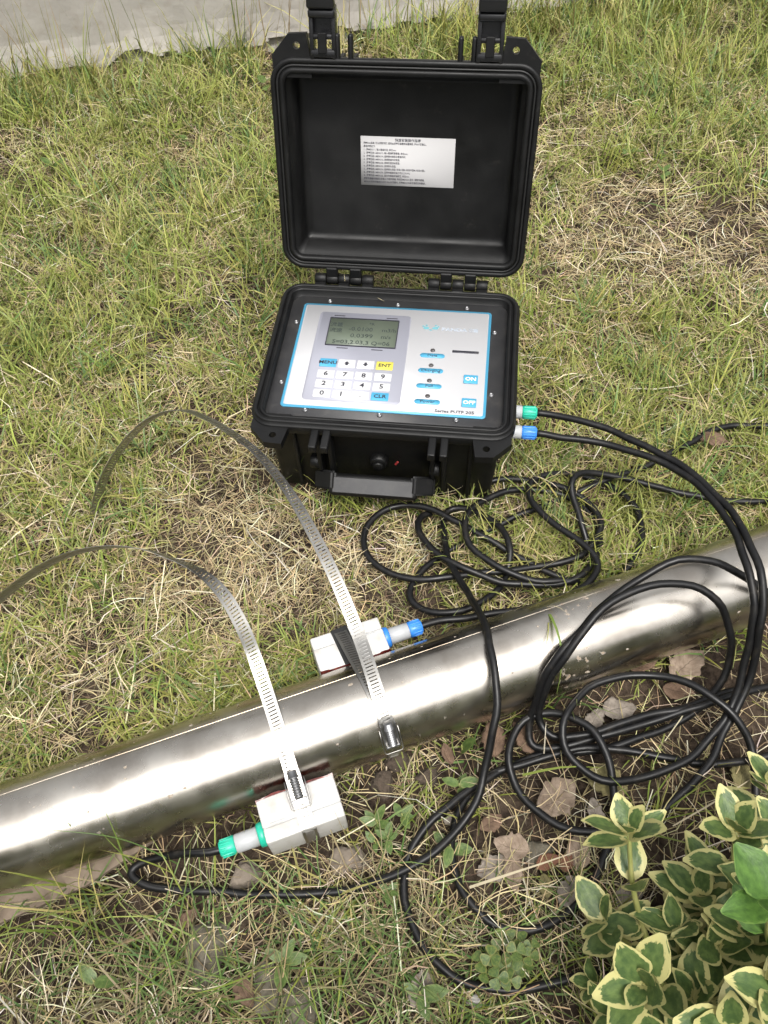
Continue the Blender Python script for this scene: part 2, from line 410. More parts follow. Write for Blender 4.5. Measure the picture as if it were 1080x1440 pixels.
def leaf_material(name, green, green2, margin, thr=0.30):
    """variegated leaf: green heart with a ragged pale margin; uv.x = across (-1..1 as 0..1), uv.y = along"""
    m = bpy.data.materials.new(name); m.use_nodes = True
    t = m.node_tree; b = t.nodes['Principled BSDF']; L = t.links.new
    a = t.nodes.new('ShaderNodeAttribute'); a.attribute_name = 'edge'
    uv = t.nodes.new('ShaderNodeUVMap'); oi = t.nodes.new('ShaderNodeObjectInfo')
    av = t.nodes.new('ShaderNodeVectorMath'); av.operation = 'ADD'
    cx = t.nodes.new('ShaderNodeCombineXYZ'); sc = t.nodes.new('ShaderNodeMath'); sc.operation = 'MULTIPLY'; sc.inputs[1].default_value = 37
    L(oi.outputs['Random'], sc.inputs[0]); L(sc.outputs[0], cx.inputs[2]); L(uv.outputs[0], av.inputs[0]); L(cx.outputs[0], av.inputs[1])
    n = t.nodes.new('ShaderNodeTexNoise'); n.inputs['Scale'].default_value = 7; n.inputs['Detail'].default_value = 4; L(av.outputs[0], n.inputs['Vector'])
    nm = t.nodes.new('ShaderNodeMath'); nm.operation = 'MULTIPLY_ADD'; nm.inputs[1].default_value = 0.55; nm.inputs[2].default_value = -0.275; L(n.outputs['Fac'], nm.inputs[0])
    ad = t.nodes.new('ShaderNodeMath'); ad.operation = 'ADD'; L(a.outputs['Fac'], ad.inputs[0]); L(nm.outputs[0], ad.inputs[1])
    # some leaves have a broader pale margin than others
    rv = t.nodes.new('ShaderNodeMath'); rv.operation = 'MULTIPLY_ADD'; rv.inputs[1].default_value = 0.22; rv.inputs[2].default_value = -0.11; L(oi.outputs['Random'], rv.inputs[0])
    ad2 = t.nodes.new('ShaderNodeMath'); ad2.operation = 'ADD'; L(ad.outputs[0], ad2.inputs[0]); L(rv.outputs[0], ad2.inputs[1])
    st = t.nodes.new('ShaderNodeMapRange'); st.inputs['From Min'].default_value = thr - 0.03; st.inputs['From Max'].default_value = thr + 0.03; L(ad2.outputs[0], st.inputs['Value'])
    n2 = t.nodes.new('ShaderNodeTexNoise'); n2.inputs['Scale'].default_value = 5; n2.inputs['Detail'].default_value = 3; L(av.outputs[0], n2.inputs['Vector'])
    g = t.nodes.new('ShaderNodeValToRGB'); g.color_ramp.elements[0].position = 0.38; g.color_ramp.elements[1].position = 0.66
    g.color_ramp.elements[0].color = (*green, 1); g.color_ramp.elements[1].color = (*green2, 1); L(n2.outputs['Fac'], g.inputs['Fac'])
    mx = t.nodes.new('ShaderNodeMix'); mx.data_type = 'RGBA'; L(st.outputs[0], mx.inputs['Factor']); mx.inputs['A'].default_value = (*margin, 1); L(g.outputs[0], mx.inputs['B'])
    L(mx.outputs['Result'], b.inputs['Base Color'])
    b.inputs['Roughness'].default_value = 0.42; b.inputs['Specular IOR Level'].default_value = 0.4
    tr = t.nodes.new('ShaderNodeBsdfTranslucent'); L(mx.outputs['Result'], tr.inputs['Color'])
    ms = t.nodes.new('ShaderNodeMixShader'); ms.inputs[0].default_value = 0.22
    bp = t.nodes.new('ShaderNodeBump'); bp.inputs['Strength'].default_value = 0.25; bp.inputs['Distance'].default_value = 0.0012
    n3 = t.nodes.new('ShaderNodeTexNoise'); n3.inputs['Scale'].default_value = 14; L(av.outputs[0], n3.inputs['Vector']); L(n3.outputs['Fac'], bp.inputs['Height']); L(bp.outputs[0], b.inputs['Normal'])
    L(b.outputs[0], ms.inputs[1]); L(tr.outputs[0], ms.inputs[2]); L(ms.outputs[0], t.nodes['Material Output'].inputs['Surface'])
    return m
M['shrub_leaf'] = leaf_material('variegated_leaf', (0.060, 0.105, 0.034), (0.125, 0.185, 0.055), (0.50, 0.47, 0.20), 0.24)
M['plain_leaf'] = leaf_material('green_leaf', (0.05, 0.11, 0.022), (0.095, 0.19, 0.036), (0.13, 0.22, 0.05), 0.06)
M['stem'] = mat('shrub_stem', (0.22, 0.24, 0.07), 0.5, noise=(60, (0.30, 0.29, 0.11), 0.4, 0.7))
M['weed'] = leaf_material('weed_leaf', (0.075, 0.125, 0.034), (0.13, 0.19, 0.052), (0.16, 0.19, 0.065), 0.12)
M['clover'] = leaf_material('clover_leaf', (0.06, 0.105, 0.028), (0.13, 0.175, 0.042), (0.17, 0.18, 0.05), 0.15)

def dry_leaf_material(name, c1, c2):
    """withered leaf: blotched, with a midrib and side veins laid out in its uv"""
    m = mat(name, c1, 0.8, noise=(110, c2, 0.36, 0.66), bump=(240, 0.7, 0.0016), spec=0.2)
    t = m.node_tree; b = t.nodes['Principled BSDF']; L = t.links.new
    def math_(op, a, b_=None, c=None):
        n = t.nodes.new('ShaderNodeMath'); n.operation = op
        for k, v in enumerate((a, b_, c)):
            if v is None: continue
            if hasattr(v, 'is_linked'): L(v, n.inputs[k])
            else: n.inputs[k].default_value = v
        return n.outputs[0]
    uv = t.nodes.new('ShaderNodeUVMap'); sx = t.nodes.new('ShaderNodeSeparateXYZ'); L(uv.outputs[0], sx.inputs[0])
    a = math_('ABSOLUTE', math_('SUBTRACT', sx.outputs['X'], 0.5))
    mid = math_('LESS_THAN', a, 0.018)
    ph = math_('FRACT', math_('MULTIPLY', math_('SUBTRACT', sx.outputs['Y'], math_('MULTIPLY', a, 0.55)), 8.0))
    side = math_('MULTIPLY', math_('LESS_THAN', math_('ABSOLUTE', math_('SUBTRACT', ph, 0.5)), 0.05), 0.6)
    v = math_('MAXIMUM', mid, side)
    src = b.inputs['Base Color'].links[0].from_socket
    mx = t.nodes.new('ShaderNodeMix'); mx.data_type = 'RGBA'; L(math_('MULTIPLY', v, 0.7), mx.inputs['Factor']); L(src, mx.inputs['A']); mx.inputs['B'].default_value = (c2[0] * 0.6, c2[1] * 0.6, c2[2] * 0.6, 1)
    L(mx.outputs['Result'], b.inputs['Base Color'])
    return m
M['dry1'] = dry_leaf_material('dry_leaf_pale', (0.27, 0.21, 0.16), (0.15, 0.11, 0.08))
M['dry2'] = dry_leaf_material('dry_leaf_brown', (0.165, 0.108, 0.074), (0.08, 0.052, 0.035))
M['dry3'] = dry_leaf_material('dry_leaf_grey', (0.25, 0.215, 0.18), (0.14, 0.12, 0.10))
M['dry4'] = dry_leaf_material('dry_leaf_yellow', (0.21, 0.185, 0.085), (0.12, 0.105, 0.05))
M['dry5'] = dry_leaf_material('dry_leaf_rust', (0.19, 0.095, 0.06), (0.12, 0.055, 0.035))
M['stone'] = mat('stone', (0.20, 0.165, 0.13), 0.9, noise=(60, (0.11, 0.09, 0.07), 0.35, 0.7), bump=(180, 0.6, 0.003))
M['stone2'] = mat('stone_grey', (0.145, 0.13, 0.10), 0.95, noise=(90, (0.065, 0.058, 0.042), 0.38, 0.66), bump=(160, 0.8, 0.004), spec=0.2)

# ------------------------------------------------------------------ measured places
CASE_X, CASE_Y, CASE_YAW, CASE_H, CASE_W, CASE_D = -0.0002, 0.5492, -0.1604, 0.1284, 0.27, 0.215
PIPE_Y0, PIPE_YAW, PIPE_R, PIPE_Z = 0.3020, 0.2930, 0.0442, 0.0358
PU = Vector((math.cos(PIPE_YAW), math.sin(PIPE_YAW), 0.0))          # along the pipe
PN = Vector((-math.sin(PIPE_YAW), math.cos(PIPE_YAW), 0.0))         # across it, away from the camera
PO = Vector((0, PIPE_Y0, PIPE_Z))
def pipe_pt(s, p, q): return PO + PU * s + PN * p + Vector((0, 0, q))
def pipe_sp(x, y):
    dx = np.asarray(x); dy = np.asarray(y) - PIPE_Y0
    return dx * PU.x + dy * PU.y, dx * PN.x + dy * PN.y
def case_local(x, y):
    dx = np.asarray(x) - CASE_X; dy = np.asarray(y) - CASE_Y; c, s = math.cos(CASE_YAW), math.sin(CASE_YAW)
    return dx * c + dy * s, -dx * s + dy * c
WALL_A, WALL_YAW = Vector((-0.636, 1.515, 0)), 0.145
WU = Vector((math.cos(WALL_YAW), math.sin(WALL_YAW), 0)); WN = Vector((-math.sin(WALL_YAW), math.cos(WALL_YAW), 0))
def wall_dist(x, y): return (np.asarray(x) - WALL_A.x) * WN.x + (np.asarray(y) - WALL_A.y) * WN.y

n_a, n_b, n_c, n_d, n_e = Noise(1, 0.23), Noise(2, 0.06), Noise(3, 0.018), Noise(4, 0.11), Noise(5, 0.4)
def ground_h(x, y):
    s, p = pipe_sp(x, y)
    z = (n_a(x, y) - 0.5) * 0.012 + (n_b(x, y) - 0.5) * 0.010 + (n_c(x, y) - 0.5) * 0.006
    near = np.exp(-((p + 0.075) / 0.045) ** 2)                       # the worn strip of soil in front of the pipe
    z = z + near * ((n_c(x + 3, y) - 0.5) * 0.012 - 0.004)
    lx, ly = case_local(x, y)
    ins = (np.abs(lx) < 0.15) & (ly > -0.03) & (ly < 0.25)
    z = np.where(ins, np.minimum(z, -0.001), z)
    return z - 0.004


# ================================================================== the setting
def axis(lo, hi, step, far):
    core = np.arange(lo, hi + step / 2, step); ext = []; d = step
    p = 0
    while p < far:
        d *= 1.35; p += d; ext.append(p)
    ext = np.array(ext)
    return np.concatenate([lo - ext[::-1], core, hi + ext])
gx = axis(-1.15, 1.25, 0.0105, 90); gy = axis(-0.25, 2.0, 0.0105, 90)
GX, GY = np.meshgrid(gx, gy)
GZ = ground_h(GX, GY)
fade = np.clip(1 - (np.maximum(np.abs(GX) - 1.2, 0) + np.maximum(np.abs(GY - 0.9) - 1.2, 0)) / 3, 0, 1)
GZ = GZ * fade - 0.004 * (1 - fade)
nx, ny = len(gx), len(gy)
V = np.stack([GX.ravel(), GY.ravel(), GZ.ravel()], 1)
I = np.arange(nx * ny).reshape(ny, nx)
Fq = np.stack([I[:-1, :-1].ravel(), I[:-1, 1:].ravel(), I[1:, 1:].ravel(), I[1:, :-1].ravel()], 1)
def np_mesh(name, V, faces, smooth_=False):
    """faces: list of int arrays (n,k)"""
    me = bpy.data.meshes.new(name)
    nv = len(V); nl = sum(f.size for f in faces); nf = sum(len(f) for f in faces)
    me.vertices.add(nv); me.vertices.foreach_set('co', np.ascontiguousarray(V, dtype=np.float32).ravel())
    me.loops.add(nl); me.loops.foreach_set('vertex_index', np.concatenate([f.ravel() for f in faces]).astype(np.int32))
    me.polygons.add(nf)
    tot = np.concatenate([np.full(len(f), f.shape[1]) for f in faces]).astype(np.int32)
    st = np.concatenate([[0], np.cumsum(tot)[:-1]]).astype(np.int32)
    me.polygons.foreach_set('loop_start', st)
    try: me.polygons.foreach_set('loop_total', tot)
    except Exception: pass
    if smooth_: me.polygons.foreach_set('use_smooth', np.ones(nf, dtype=bool))
    me.update(calc_edges=True)
    return me
gme = np_mesh('ground', V, [Fq], True)
ground = obj('ground', gme, M['soil']); tag(ground, 'brown soil of the lawn under the grass', kind='structure')

# concrete wall beyond the lawn: face with a slightly battered foot and a broken lower edge
def build_wall():
    L0, L1 = -6.0, 8.0
    us = np.concatenate([np.arange(L0, -0.6, 0.4), np.arange(-0.6, 2.2, 0.009), np.arange(2.2, L1 + .1, 0.4)])
    zs = [-0.05, 0.0, 0.005, 0.010, 0.015, 0.020, 0.025, 0.030, 0.036, 0.044, 0.06, 0.09, 0.14, 0.19, 0.25, 0.35, 0.42]
    nz, nz2, nz3 = Noise(21, 0.05), Noise(22, 0.16), Noise(23, 0.014)
    V = []; rows = []
    for k, z in enumerate(zs):
        row = []
        for u in us:
            edge = 0.018 + 0.026 * (nz2(u, 0.3) - 0.5) * 2 + 0.020 * (nz(u, 0.9) - 0.5) + 0.008 * (nz3(u, 0.4) - 0.5)
            foot = -0.012 * max(0.0, 1 - z / 0.05)
            d = foot + 0.006 * (nz(u, z + 7) - 0.5) + 0.005 * (nz3(u, z + 3) - 0.5) * max(0.15, 1 - z / 0.08) - 0.010 * max(0, nz2(u, z * 2 + 5) - 0.55) * max(0.0, 1 - z / 0.07)
            if z < edge: d += 0.010 + 0.012 * nz(u * 2, z * 9)          # crumbled away under the lip
            p = WALL_A + WU * float(u) + WN * float(d); row.append(len(V)); V.append((p.x, p.y, z))
        rows.append(row)
    Fc = []
    for a, b in zip(rows[:-1], rows[1:]):
        for i in range(len(us) - 1): Fc.append((a[i], a[i + 1], b[i + 1], b[i]))
    # top and back
    for (u0, u1) in ((L0, L1),):
        n0 = len(V)
        for u in (us[0], us[-1]):
            for z in (0.42, -0.05):
                p = WALL_A + WU * float(u) + WN * 0.24; V.append((p.x, p.y, z))
        t = rows[-1]
        Fc.append(tuple(t) + (n0 + 2, n0)); Fc.append((n0, n0 + 2, n0 + 3, n0 + 1))
        Fc.append((rows[0][0],) + tuple(r[0] for r in rows[1:]) + (n0, n0 + 1)); Fc.append(tuple(r[-1] for r in reversed(rows)) + (n0 + 3, n0 + 2))
    o = obj('concrete_wall', mesh('concrete_wall', V, Fc), M['concrete'])
    tag(o, 'bare grey concrete wall with a crumbling foot behind the lawn', 'wall')
build_wall()

# ================================================================== the steel pipe
def build_pipe():
    n = 96; S0, S1 = -1.3, 1.7; ns = 60; t = 0.0025
    V = []; Fc = []
    for i in range(ns + 1):
        s = S0 + (S1 - S0) * i / ns
        for k in range(n):
            a = 2 * math.pi * k / n; V.append((s, PIPE_R * math.cos(a), PIPE_R * math.sin(a)))
    for i in range(ns):
        for k in range(n):
            Fc.append((i * n + k, (i + 1) * n + k, (i + 1) * n + (k + 1) % n, i * n + (k + 1) % n))
    # open ends with wall thickness
    for s, o0, fl in ((S0, 0, 1), (S1, ns * n, 0)):
        b = len(V)
        for k in range(n):
            a = 2 * math.pi * k / n; V.append((s, (PIPE_R - t) * math.cos(a), (PIPE_R - t) * math.sin(a)))
        b2 = len(V)
        for k in range(n):
            a = 2 * math.pi * k / n; V.append((s + (0.2 if fl else -0.2), (PIPE_R - t) * math.cos(a), (PIPE_R - t) * math.sin(a)))
        for k in range(n):
            j = (k + 1) % n
            Fc.append((o0 + k, o0 + j, b + j, b + k)); Fc.append((b + k, b + j, b2 + j, b2 + k))
    me = mesh('steel_pipe', V, Fc, True)
    o = obj('steel_pipe', me, M['pipe'], loc=PO, rot=(0, 0, PIPE_YAW))
    tag(o, 'long polished stainless steel pipe lying across the lawn', 'pipe')
    # weld seam line along the top far side
    bm = bmesh.new(); a = math.radians(62)
    c = Vector((0, PIPE_R * math.cos(a), PIPE_R * math.sin(a)))
    bm_box(bm, c, (2.9, 0.0011, 0.00035), rot=Matrix.Rotation(a - math.pi / 2, 3, 'X'))
    obj('weld_seam', bm, M['pipe'], o)
    # dried mud flecks and splashes on the steel
    rnd = random.Random(3); bm = bmesh.new()
    for k in range(70):
        s = rnd.uniform(-0.42, 0.6); a = math.radians(rnd.gauss(95, 45))
        r = rnd.choice([0.0005, 0.0006, 0.0008, 0.0010, 0.0016]) * rnd.uniform(0.7, 1.3)
        m2 = rnd.randint(7, 10); ring = []
        for i in range(m2):
            t2 = 2 * math.pi * i / m2; rr = r * rnd.uniform(0.6, 1.2)
            aa = a + rr * math.sin(t2) / PIPE_R; ring.append(bm.verts.new((s + 1.4 * rr * math.cos(t2), (PIPE_R + 0.0001) * math.cos(aa), (PIPE_R + 0.0001) * math.sin(aa))))
        cv = bm.verts.new((s, (PIPE_R + 0.0004 + r * 0.1) * math.cos(a), (PIPE_R + 0.0004 + r * 0.1) * math.sin(a)))
        for i in range(m2): bm.faces.new((ring[i], ring[(i + 1) % m2], cv))
    f = obj('mud_flecks', bm, M['fleck'], o); tag(f, 'pale dried mud flecks', kind='stuff')
M['fleck'] = mat('dried_mud', (0.34, 0.30, 0.25), 0.7, noise=(400, (0.24, 0.19, 0.14), 0.4, 0.7))
build_pipe()

# ================================================================== the instrument case
case = empty('instrument_case', (CASE_X, CASE_Y, 0), (0, 0, CASE_YAW))
tag(case, 'open black plastic instrument case with keypad panel standing on the grass', 'instrument case')
W_, D_, H_ = CASE_W, CASE_D, CASE_H
MM = 0.001
base = obj('base', loft(W_, D_, 0.024, [(0.024, 0.0), (0.020, 0.0015), (0.0175, 0.006), (0.0125, H_ - 0.024), (0.0125, H_ - 0.0165), (0.0020, H_ - 0.0160), (0.0005, H_ - 0.0150), (0.0, H_ - 0.0135),
     (0.0, H_ - 0.0055), (0.0006, H_ - 0.0045), (0.0022, H_ - 0.0042), (0.0026, H_ - 0.0008), (0.0034, H_), (0.0062, H_), (0.0068, H_ - 0.0008), (0.0070, H_ - 0.0035), (0.0088, H_ - 0.0035), (0.0090, H_ - 0.0012), (0.0098, H_ - 0.0006), (0.0118, H_ - 0.0006), (0.0126, H_ - 0.0016), (0.0132, H_ - 0.012)], cy=D_ / 2), M['case'], case)
base['label'] = 'black textured base shell with stepped rim'
# padlock tabs and latch ribs that stand out from the front of the rim
def tab_pts(sx):
    return [(sx * (W_ / 2 - 0.004), 0.018), (sx * (W_ / 2 - 0.0035), -0.002), (sx * 0.1145, -0.0205), (sx * 0.0965, -0.0215), (sx * 0.0925, 0.004), (sx * 0.0925, 0.018)]
def ring_tab(pts, hole, r, z0, z1, M4=None):
    """flat lug with a round hole: the outline is bridged to the hole"""
    M4 = M4 or Matrix.Identity(4)
    bm = bmesh.new(); n = 24; hp = []
    cx, cy = hole
    outl = []
    for i in range(n):                       # cast rays from the hole centre to the outline
        a = 2 * math.pi * i / n; d = Vector((math.cos(a), math.sin(a))); best = 1e9
        for k in range(len(pts)):
            p, q = Vector(pts[k]), Vector(pts[(k + 1) % len(pts)]); e = q - p; den = d.x * e.y - d.y * e.x
            if abs(den) < 1e-9: continue
            w0 = p - Vector((cx, cy)); t = (w0.x * e.y - w0.y * e.x) / den; u = (w0.x * d.y - w0.y * d.x) / den
            if t > 0 and -1e-6 <= u <= 1 + 1e-6: best = min(best, t)
        outl.append((cx + d.x * best, cy + d.y * best)); hp.append((cx + d.x * r, cy + d.y * r))
    for k in pts:                            # snap nearest samples to the true corners
        i = min(range(n), key=lambda j: (outl[j][0] - k[0]) ** 2 + (outl[j][1] - k[1]) ** 2); outl[i] = k
    lay = [[bm.verts.new(M4 @ Vector((x, y, z))) for x, y in P] for P in (hp, outl) for z in (z0, z1)]
    h0, h1, o0, o1 = lay
    for i in range(n):
        j = (i + 1) % n
        bm.faces.new((h1[i], o1[i], o1[j], h1[j])); bm.faces.new((h0[j], o0[j], o0[i], h0[i]))
        bm.faces.new((o0[i], o0[j], o1[j], o1[i])); bm.faces.new((h0[j], h0[i], h1[i], h1[j]))
    bmesh.ops.recalc_face_normals(bm, faces=bm.faces)
    return bm
for sx in (-1, 1):
    obj('padlock_tab', ring_tab(tab_pts(sx), (sx * 0.107, -0.0105), 0.0036, H_ - 0.0145, H_ - 0.0060), M['case'], case)
    for x in (0.0655, 0.0535):
        bm = bmesh.new()
        bm_box(bm, (sx * x, -0.004, H_ - 0.011), (0.0078, 0.038, 0.0095), 0.0014, 3)
        bm_box(bm, (sx * x, 0.0075, H_ - 0.055), (0.0052, 0.0135, 0.085), 0.002, 2)
        obj('latch_rib', bm, M['case'], case)
# corner ribs of the lower shell
for sx in (-1, 1):
    bm = bmesh.new(); bm_box(bm, (sx * 0.092, 0.0135, H_ - 0.066), (0.004, 0.009, 0.098), 0.0015, 2); obj('shell_rib', bm, M['case'], case)
# folding carrying handle
def build_handle():
    bm = bmesh.new(); q = Matrix.Rotation(math.radians(-50), 3, 'X')
    bm_box(bm, (-0.008, -0.009, 0.045), (0.096, 0.017, 0.024), 0.0055, 3, q)
    h = obj('handle', bm, M['case'], case); h['label'] = 'folded black carrying handle'
    for sx in (-1, 1):
        bm = bmesh.new()
        pts = [(0.040, -0.010), (0.044, -0.0105), (0.0645, 0.004), (0.0660, 0.012), (0.0640, 0.0155), (0.0560, 0.0155), (0.040, 0.009)]
        prism(bm, [(sx * x - 0.008, y) for x, y in (pts if sx > 0 else pts[::-1])], -0.010, 0.010, Matrix.Translation((0, -0.006, 0.048)) @ Matrix.Rotation(math.radians(-50), 4, 'X'))
        bmesh.ops.bevel(bm, geom=bm.edges[:], offset=0.002, segments=2, affect='EDGES'); smooth(bm)
        obj('handle_arm', bm, M['case'], h)
        bm = bmesh.new(); bm_cyl(bm, (sx * 0.058 - 0.008, 0.008, 0.061), (sx * 0.069 - 0.008, 0.008, 0.061), 0.0075, bev=0.001); obj('handle_pivot', bm, M['case'], h)
    bm = bmesh.new(); bm_box(bm, (-0.008, -0.0148, 0.0519), (0.086, 0.0012, 0.0165), 0.0004, 1, q); obj('grip_strip', bm, M['plate'], h)
build_handle()
# pressure knob with a red mark
bm = bmesh.new(); bm_cyl(bm, (-0.004, 0.016, 0.064), (-0.004, 0.006, 0.064), 0.0105, 0.0095, bev=0.0015); bm_cyl(bm, (-0.004, 0.006, 0.064), (-0.004, 0.002, 0.064), 0.0060, bev=0.001)
knob = obj('pressure_knob', bm, M['case'], case)
bm = bmesh.new(); bm_box(bm, (0.015, 0.0115, 0.062), (0.0024, 0.002, 0.0065), 0.0006, 1, Matrix.Rotation(0.5, 3, 'Y')); obj('red_mark', bm, M['red'], knob)

# recessed plate, its screws, the printed faceplate
ZP = H_ - 0.0105
pl = obj('panel_plate', plate(W_ - 0.0262, D_ - 0.0262, 0.012, 0.0025, (0, D_ / 2, ZP - 0.0025)), M['plate'], case)
screw_me = None
for x, y in [(-79.7, 194.6), (-1.7, 194.1), (76.4, 194.6), (-112.4, 157.5), (108.8, 157.5), (-112.4, 65.2), (108.8, 65.2), (-80.5, 28.4), (-3.3, 28.0), (75.0, 27.6)]:
    if screw_me is None:
        bm = bmesh.new(); lathe(bm, [(0.0029, 0), (0.0029, 0.0004), (0.0023, 0.0016), (0.0013, 0.0021), (0.0012, 0.0011), (0, 0.0011)], 16, Vector(), Matrix.Identity(3))
        o = obj('screw', bm, M['screw'], pl, (x * MM, y * MM, ZP)); screw_me = o.data
    else: obj('screw', screw_me, None, pl, (x * MM, y * MM, ZP))
PW, PD, PX, PY = 0.2122, 0.1575, -0.0018, 0.0316 + 0.1575 / 2
ZF = ZP + 0.0012
face = obj('faceplate', plate(PW, PD, 0.004, 0.0012, (PX, PY, ZP)), M['blue'], case); face['label'] = 'white printed faceplate with blue border, display and keypad'
def fp(name, w, h, r, t, x, y, z, m): return obj(name, plate(w, h, r, t, (x, y, z)), M[m], face)
fp('white_field', PW - 0.0056, PD - 0.0056, 0.0025, 0.0003, PX, PY, ZF, 'white')
Z1 = ZF + 0.0003
fp('grey_field', 0.1030, 0.1335, 0.005, 0.0003, -0.0357, 0.1089, Z1, 'grey')
Z2 = Z1 + 0.0003
# display: dark bezel and green-grey glass, sunken behind a frame
def frame(name, w, h, t, z0, z1, c, m, parent):
    bm = bmesh.new(); o_ = rrect(w, h, 0.0006, 2); i_ = rrect(w - 2 * t, h - 2 * t, 0.0003, 2); n = len(o_)
    A = [[bm.verts.new((x + c[0], y + c[1], z)) for x, y in P] for P in (o_, i_) for z in (z0, z1)]
    for i in range(n):
        j = (i + 1) % n
        bm.faces.new((A[0][i], A[0][j], A[1][j], A[1][i])); bm.faces.new((A[3][i], A[1][i], A[1][j], A[3][j])); bm.faces.new((A[2][j], A[2][i], A[3][i], A[3][j]))
    return obj(name, bm, M[m], parent)
fp('display', 0.0762, 0.0422, 0.0006, 0.0003, -0.0358, 0.1447, Z2, 'lcd')
frame('display_bezel', 0.0778, 0.0438, 0.0009, Z2, Z2 + 0.0012, (-0.0358, 0.1447), 'ink', face)
obj('display_text', text_mesh('display_text', [('流量', -0.066, 0.1555, 0.0072, 'CENTER', 1.0), ('*R', -0.0300, 0.1590, 0.0060, 'LEFT', 1.0), ('流速', -0.0660, 0.1465, 0.0072, 'CENTER', 1.0),
    ('-0.0100', -0.0520, 0.1500, 0.0085, 'LEFT', 1.05), ('m3/h', -0.0150, 0.1500, 0.0078, 'LEFT', 1.0), ('0.0399', -0.0490, 0.1395, 0.0085, 'LEFT', 1.1), ('m/s', -0.0150, 0.1395, 0.0078, 'LEFT', 1.0),
    ('S=03,2.03,3 Q=06', -0.0358, 0.1290, 0.0080, 'CENTER', 1.08)], M['lcdink'], 0.012), None, face, (0, 0, Z2 + 0.0004))
for x, y in ((-64.7, 170.4), (-5.7, 170.1), (-55.1, 119.8), (-16.9, 119.6)): fp('tick_mark', 0.0124, 0.0011, 0.0003, 0.0002, x * MM, y * MM, Z2, 'ink')
# keys
legend = [['MENU', '▲', '▼', 'ENT'], ['6', '7', '8', '9'], ['2', '3', '4', '5'], ['0', '1', '.', 'CLR']]
kx = [-66.9, -46.6, -26.3, -5.8]; ky = [96.4, 79.8, 65.6, 51.8]
key_mesh = {}
def key(w, h, x, y, m):
    k = (w, h, m)
    if k not in key_mesh:
        bm = loft(w, h, 0.0008, [(0, 0), (0, 0.0004), (0.0002, 0.0006)], n=3); key_mesh[k] = obj('key', bm, M[m], face, (x, y, Z2))
    else: obj('key', key_mesh[k].data, None, face, (x, y, Z2))
    return Z2 + 0.0008
legends = []; arrows = []
for r in range(4):
    for c in range(4):
        s = legend[r][c]; m = 'bluebtn' if s in ('MENU', 'CLR') else 'yellow' if s == 'ENT' else 'key'
        zk = key(0.0182, 0.0122 if r == 0 else 0.0112, kx[c] * MM, ky[r] * MM, m)
        if s in '▲▼': arrows.append((kx[c] * MM, ky[r] * MM, 1 if s == '▲' else -1)); continue
        legends.append((s, kx[c] * MM, ky[r] * MM, 0.0086 if len(s) == 1 else 0.0066, 'CENTER', 1.15 if len(s) == 1 else 1.1))
for it in legends:
    obj('key_legend', text_mesh('key_legend', [(it[0], 0, 0, *it[3:])], M['ink'], 0.022), None, face, (it[1], it[2], zk))
for x, y, sg in arrows:
    bm = bmesh.new(); P = [(-0.0032, -0.0003), (0.0032, -0.0003), (0, 0.0030)]; P2 = [(-0.0014, -0.0028), (0.0014, -0.0028), (0.0014, -0.0003), (-0.0014, -0.0003)]
    for Q in (P, P2):
        Q = [(a, b * sg) for a, b in Q]; Q = Q if sg > 0 else Q[::-1]; prism(bm, Q, 0, 0.0001)
    obj('key_legend', bm, M['ink'], face, (x, y, zk))
# lamps and their captions
for y, s in ((124.3, 'Data'), (101.8, 'Charging'), (79.5, 'Full'), (57.4, 'Power')):
    bm = bmesh.new(); lathe(bm, [(0.0027, 0), (0.0027, 0.0003), (0.0018, 0.0011), (0, 0.0014)], 16, Vector(), Matrix.Identity(3)); obj('indicator', bm, M['led'], face, (0.0435, y * MM, Z1))
    fp('caption_plate', 0.0266, 0.0066, 0.0033, 0.0002, 0.0437, (y - 8.0) * MM, Z1, 'blue')
    obj('caption', text_mesh('caption', [(s, 0, 0, 0.0050, 'CENTER', 1.15)], M['ink']), None, face, (0.0437, (y - 8.0) * MM, Z1 + 0.0003))
fp('card_slot', 0.0284, 0.0034, 0.0004, 0.0003, 0.0788, 0.1245, Z1, 'ink')
bm = bmesh.new(); bm_box(bm, (0.0905, 0.1238, Z1 + 0.0004), (0.0042, 0.0012, 0.0002)); obj('card_contact', bm, M['screw'], face)
for y, s in ((84.3, 'ON'), (51.1, 'OFF')):
    z = key(0.0150, 0.0122, 0.0866, y * MM, 'bluebtn')
    obj('button_legend', text_mesh('button_legend', [(s, 0, 0, 0.0066, 'CENTER', 1.1)], M['inkwhite'], 0.02), None, face, (0.0866, y * MM, z))
obj('series_lettering', text_mesh('series_lettering', [('Series PUTF 205', 0, 0, 0.0056, 'CENTER', 1.07)], M['ink'], 0.02), None, face, (0.0725, 0.0378, Z1 + 0.0001))
obj('maker_lettering', text_mesh('maker_lettering', [('PANDA', -0.0055, 0, 0.0066, 'CENTER', 1.25), ('熊猫', 0.0155, 0, 0.0056, 'CENTER', 0.95)], M['paleink'], 0.03), None, face, (0.0700, 0.1578, Z1 + 0.0001))
bm = bmesh.new()
for x, y, a, b_ in ((0.0335, 0.1585, 0.0034, 0.0022), (0.0435, 0.1588, 0.0034, 0.0022), (0.0302, 0.1612, 0.0013, 0.0010), (0.0336, 0.1628, 0.0013, 0.0010), (0.0440, 0.1630, 0.0013, 0.0010), (0.0468, 0.1612, 0.0013, 0.0010), (0.0385, 0.1556, 0.0017, 0.0010)):
    prism(bm, [(x + a * math.cos(t * math.pi / 8), y + b_ * math.sin(t * math.pi / 8)) for t in range(16)], Z1, Z1 + 0.0002)
obj('maker_emblem', bm, M['teal'], face)

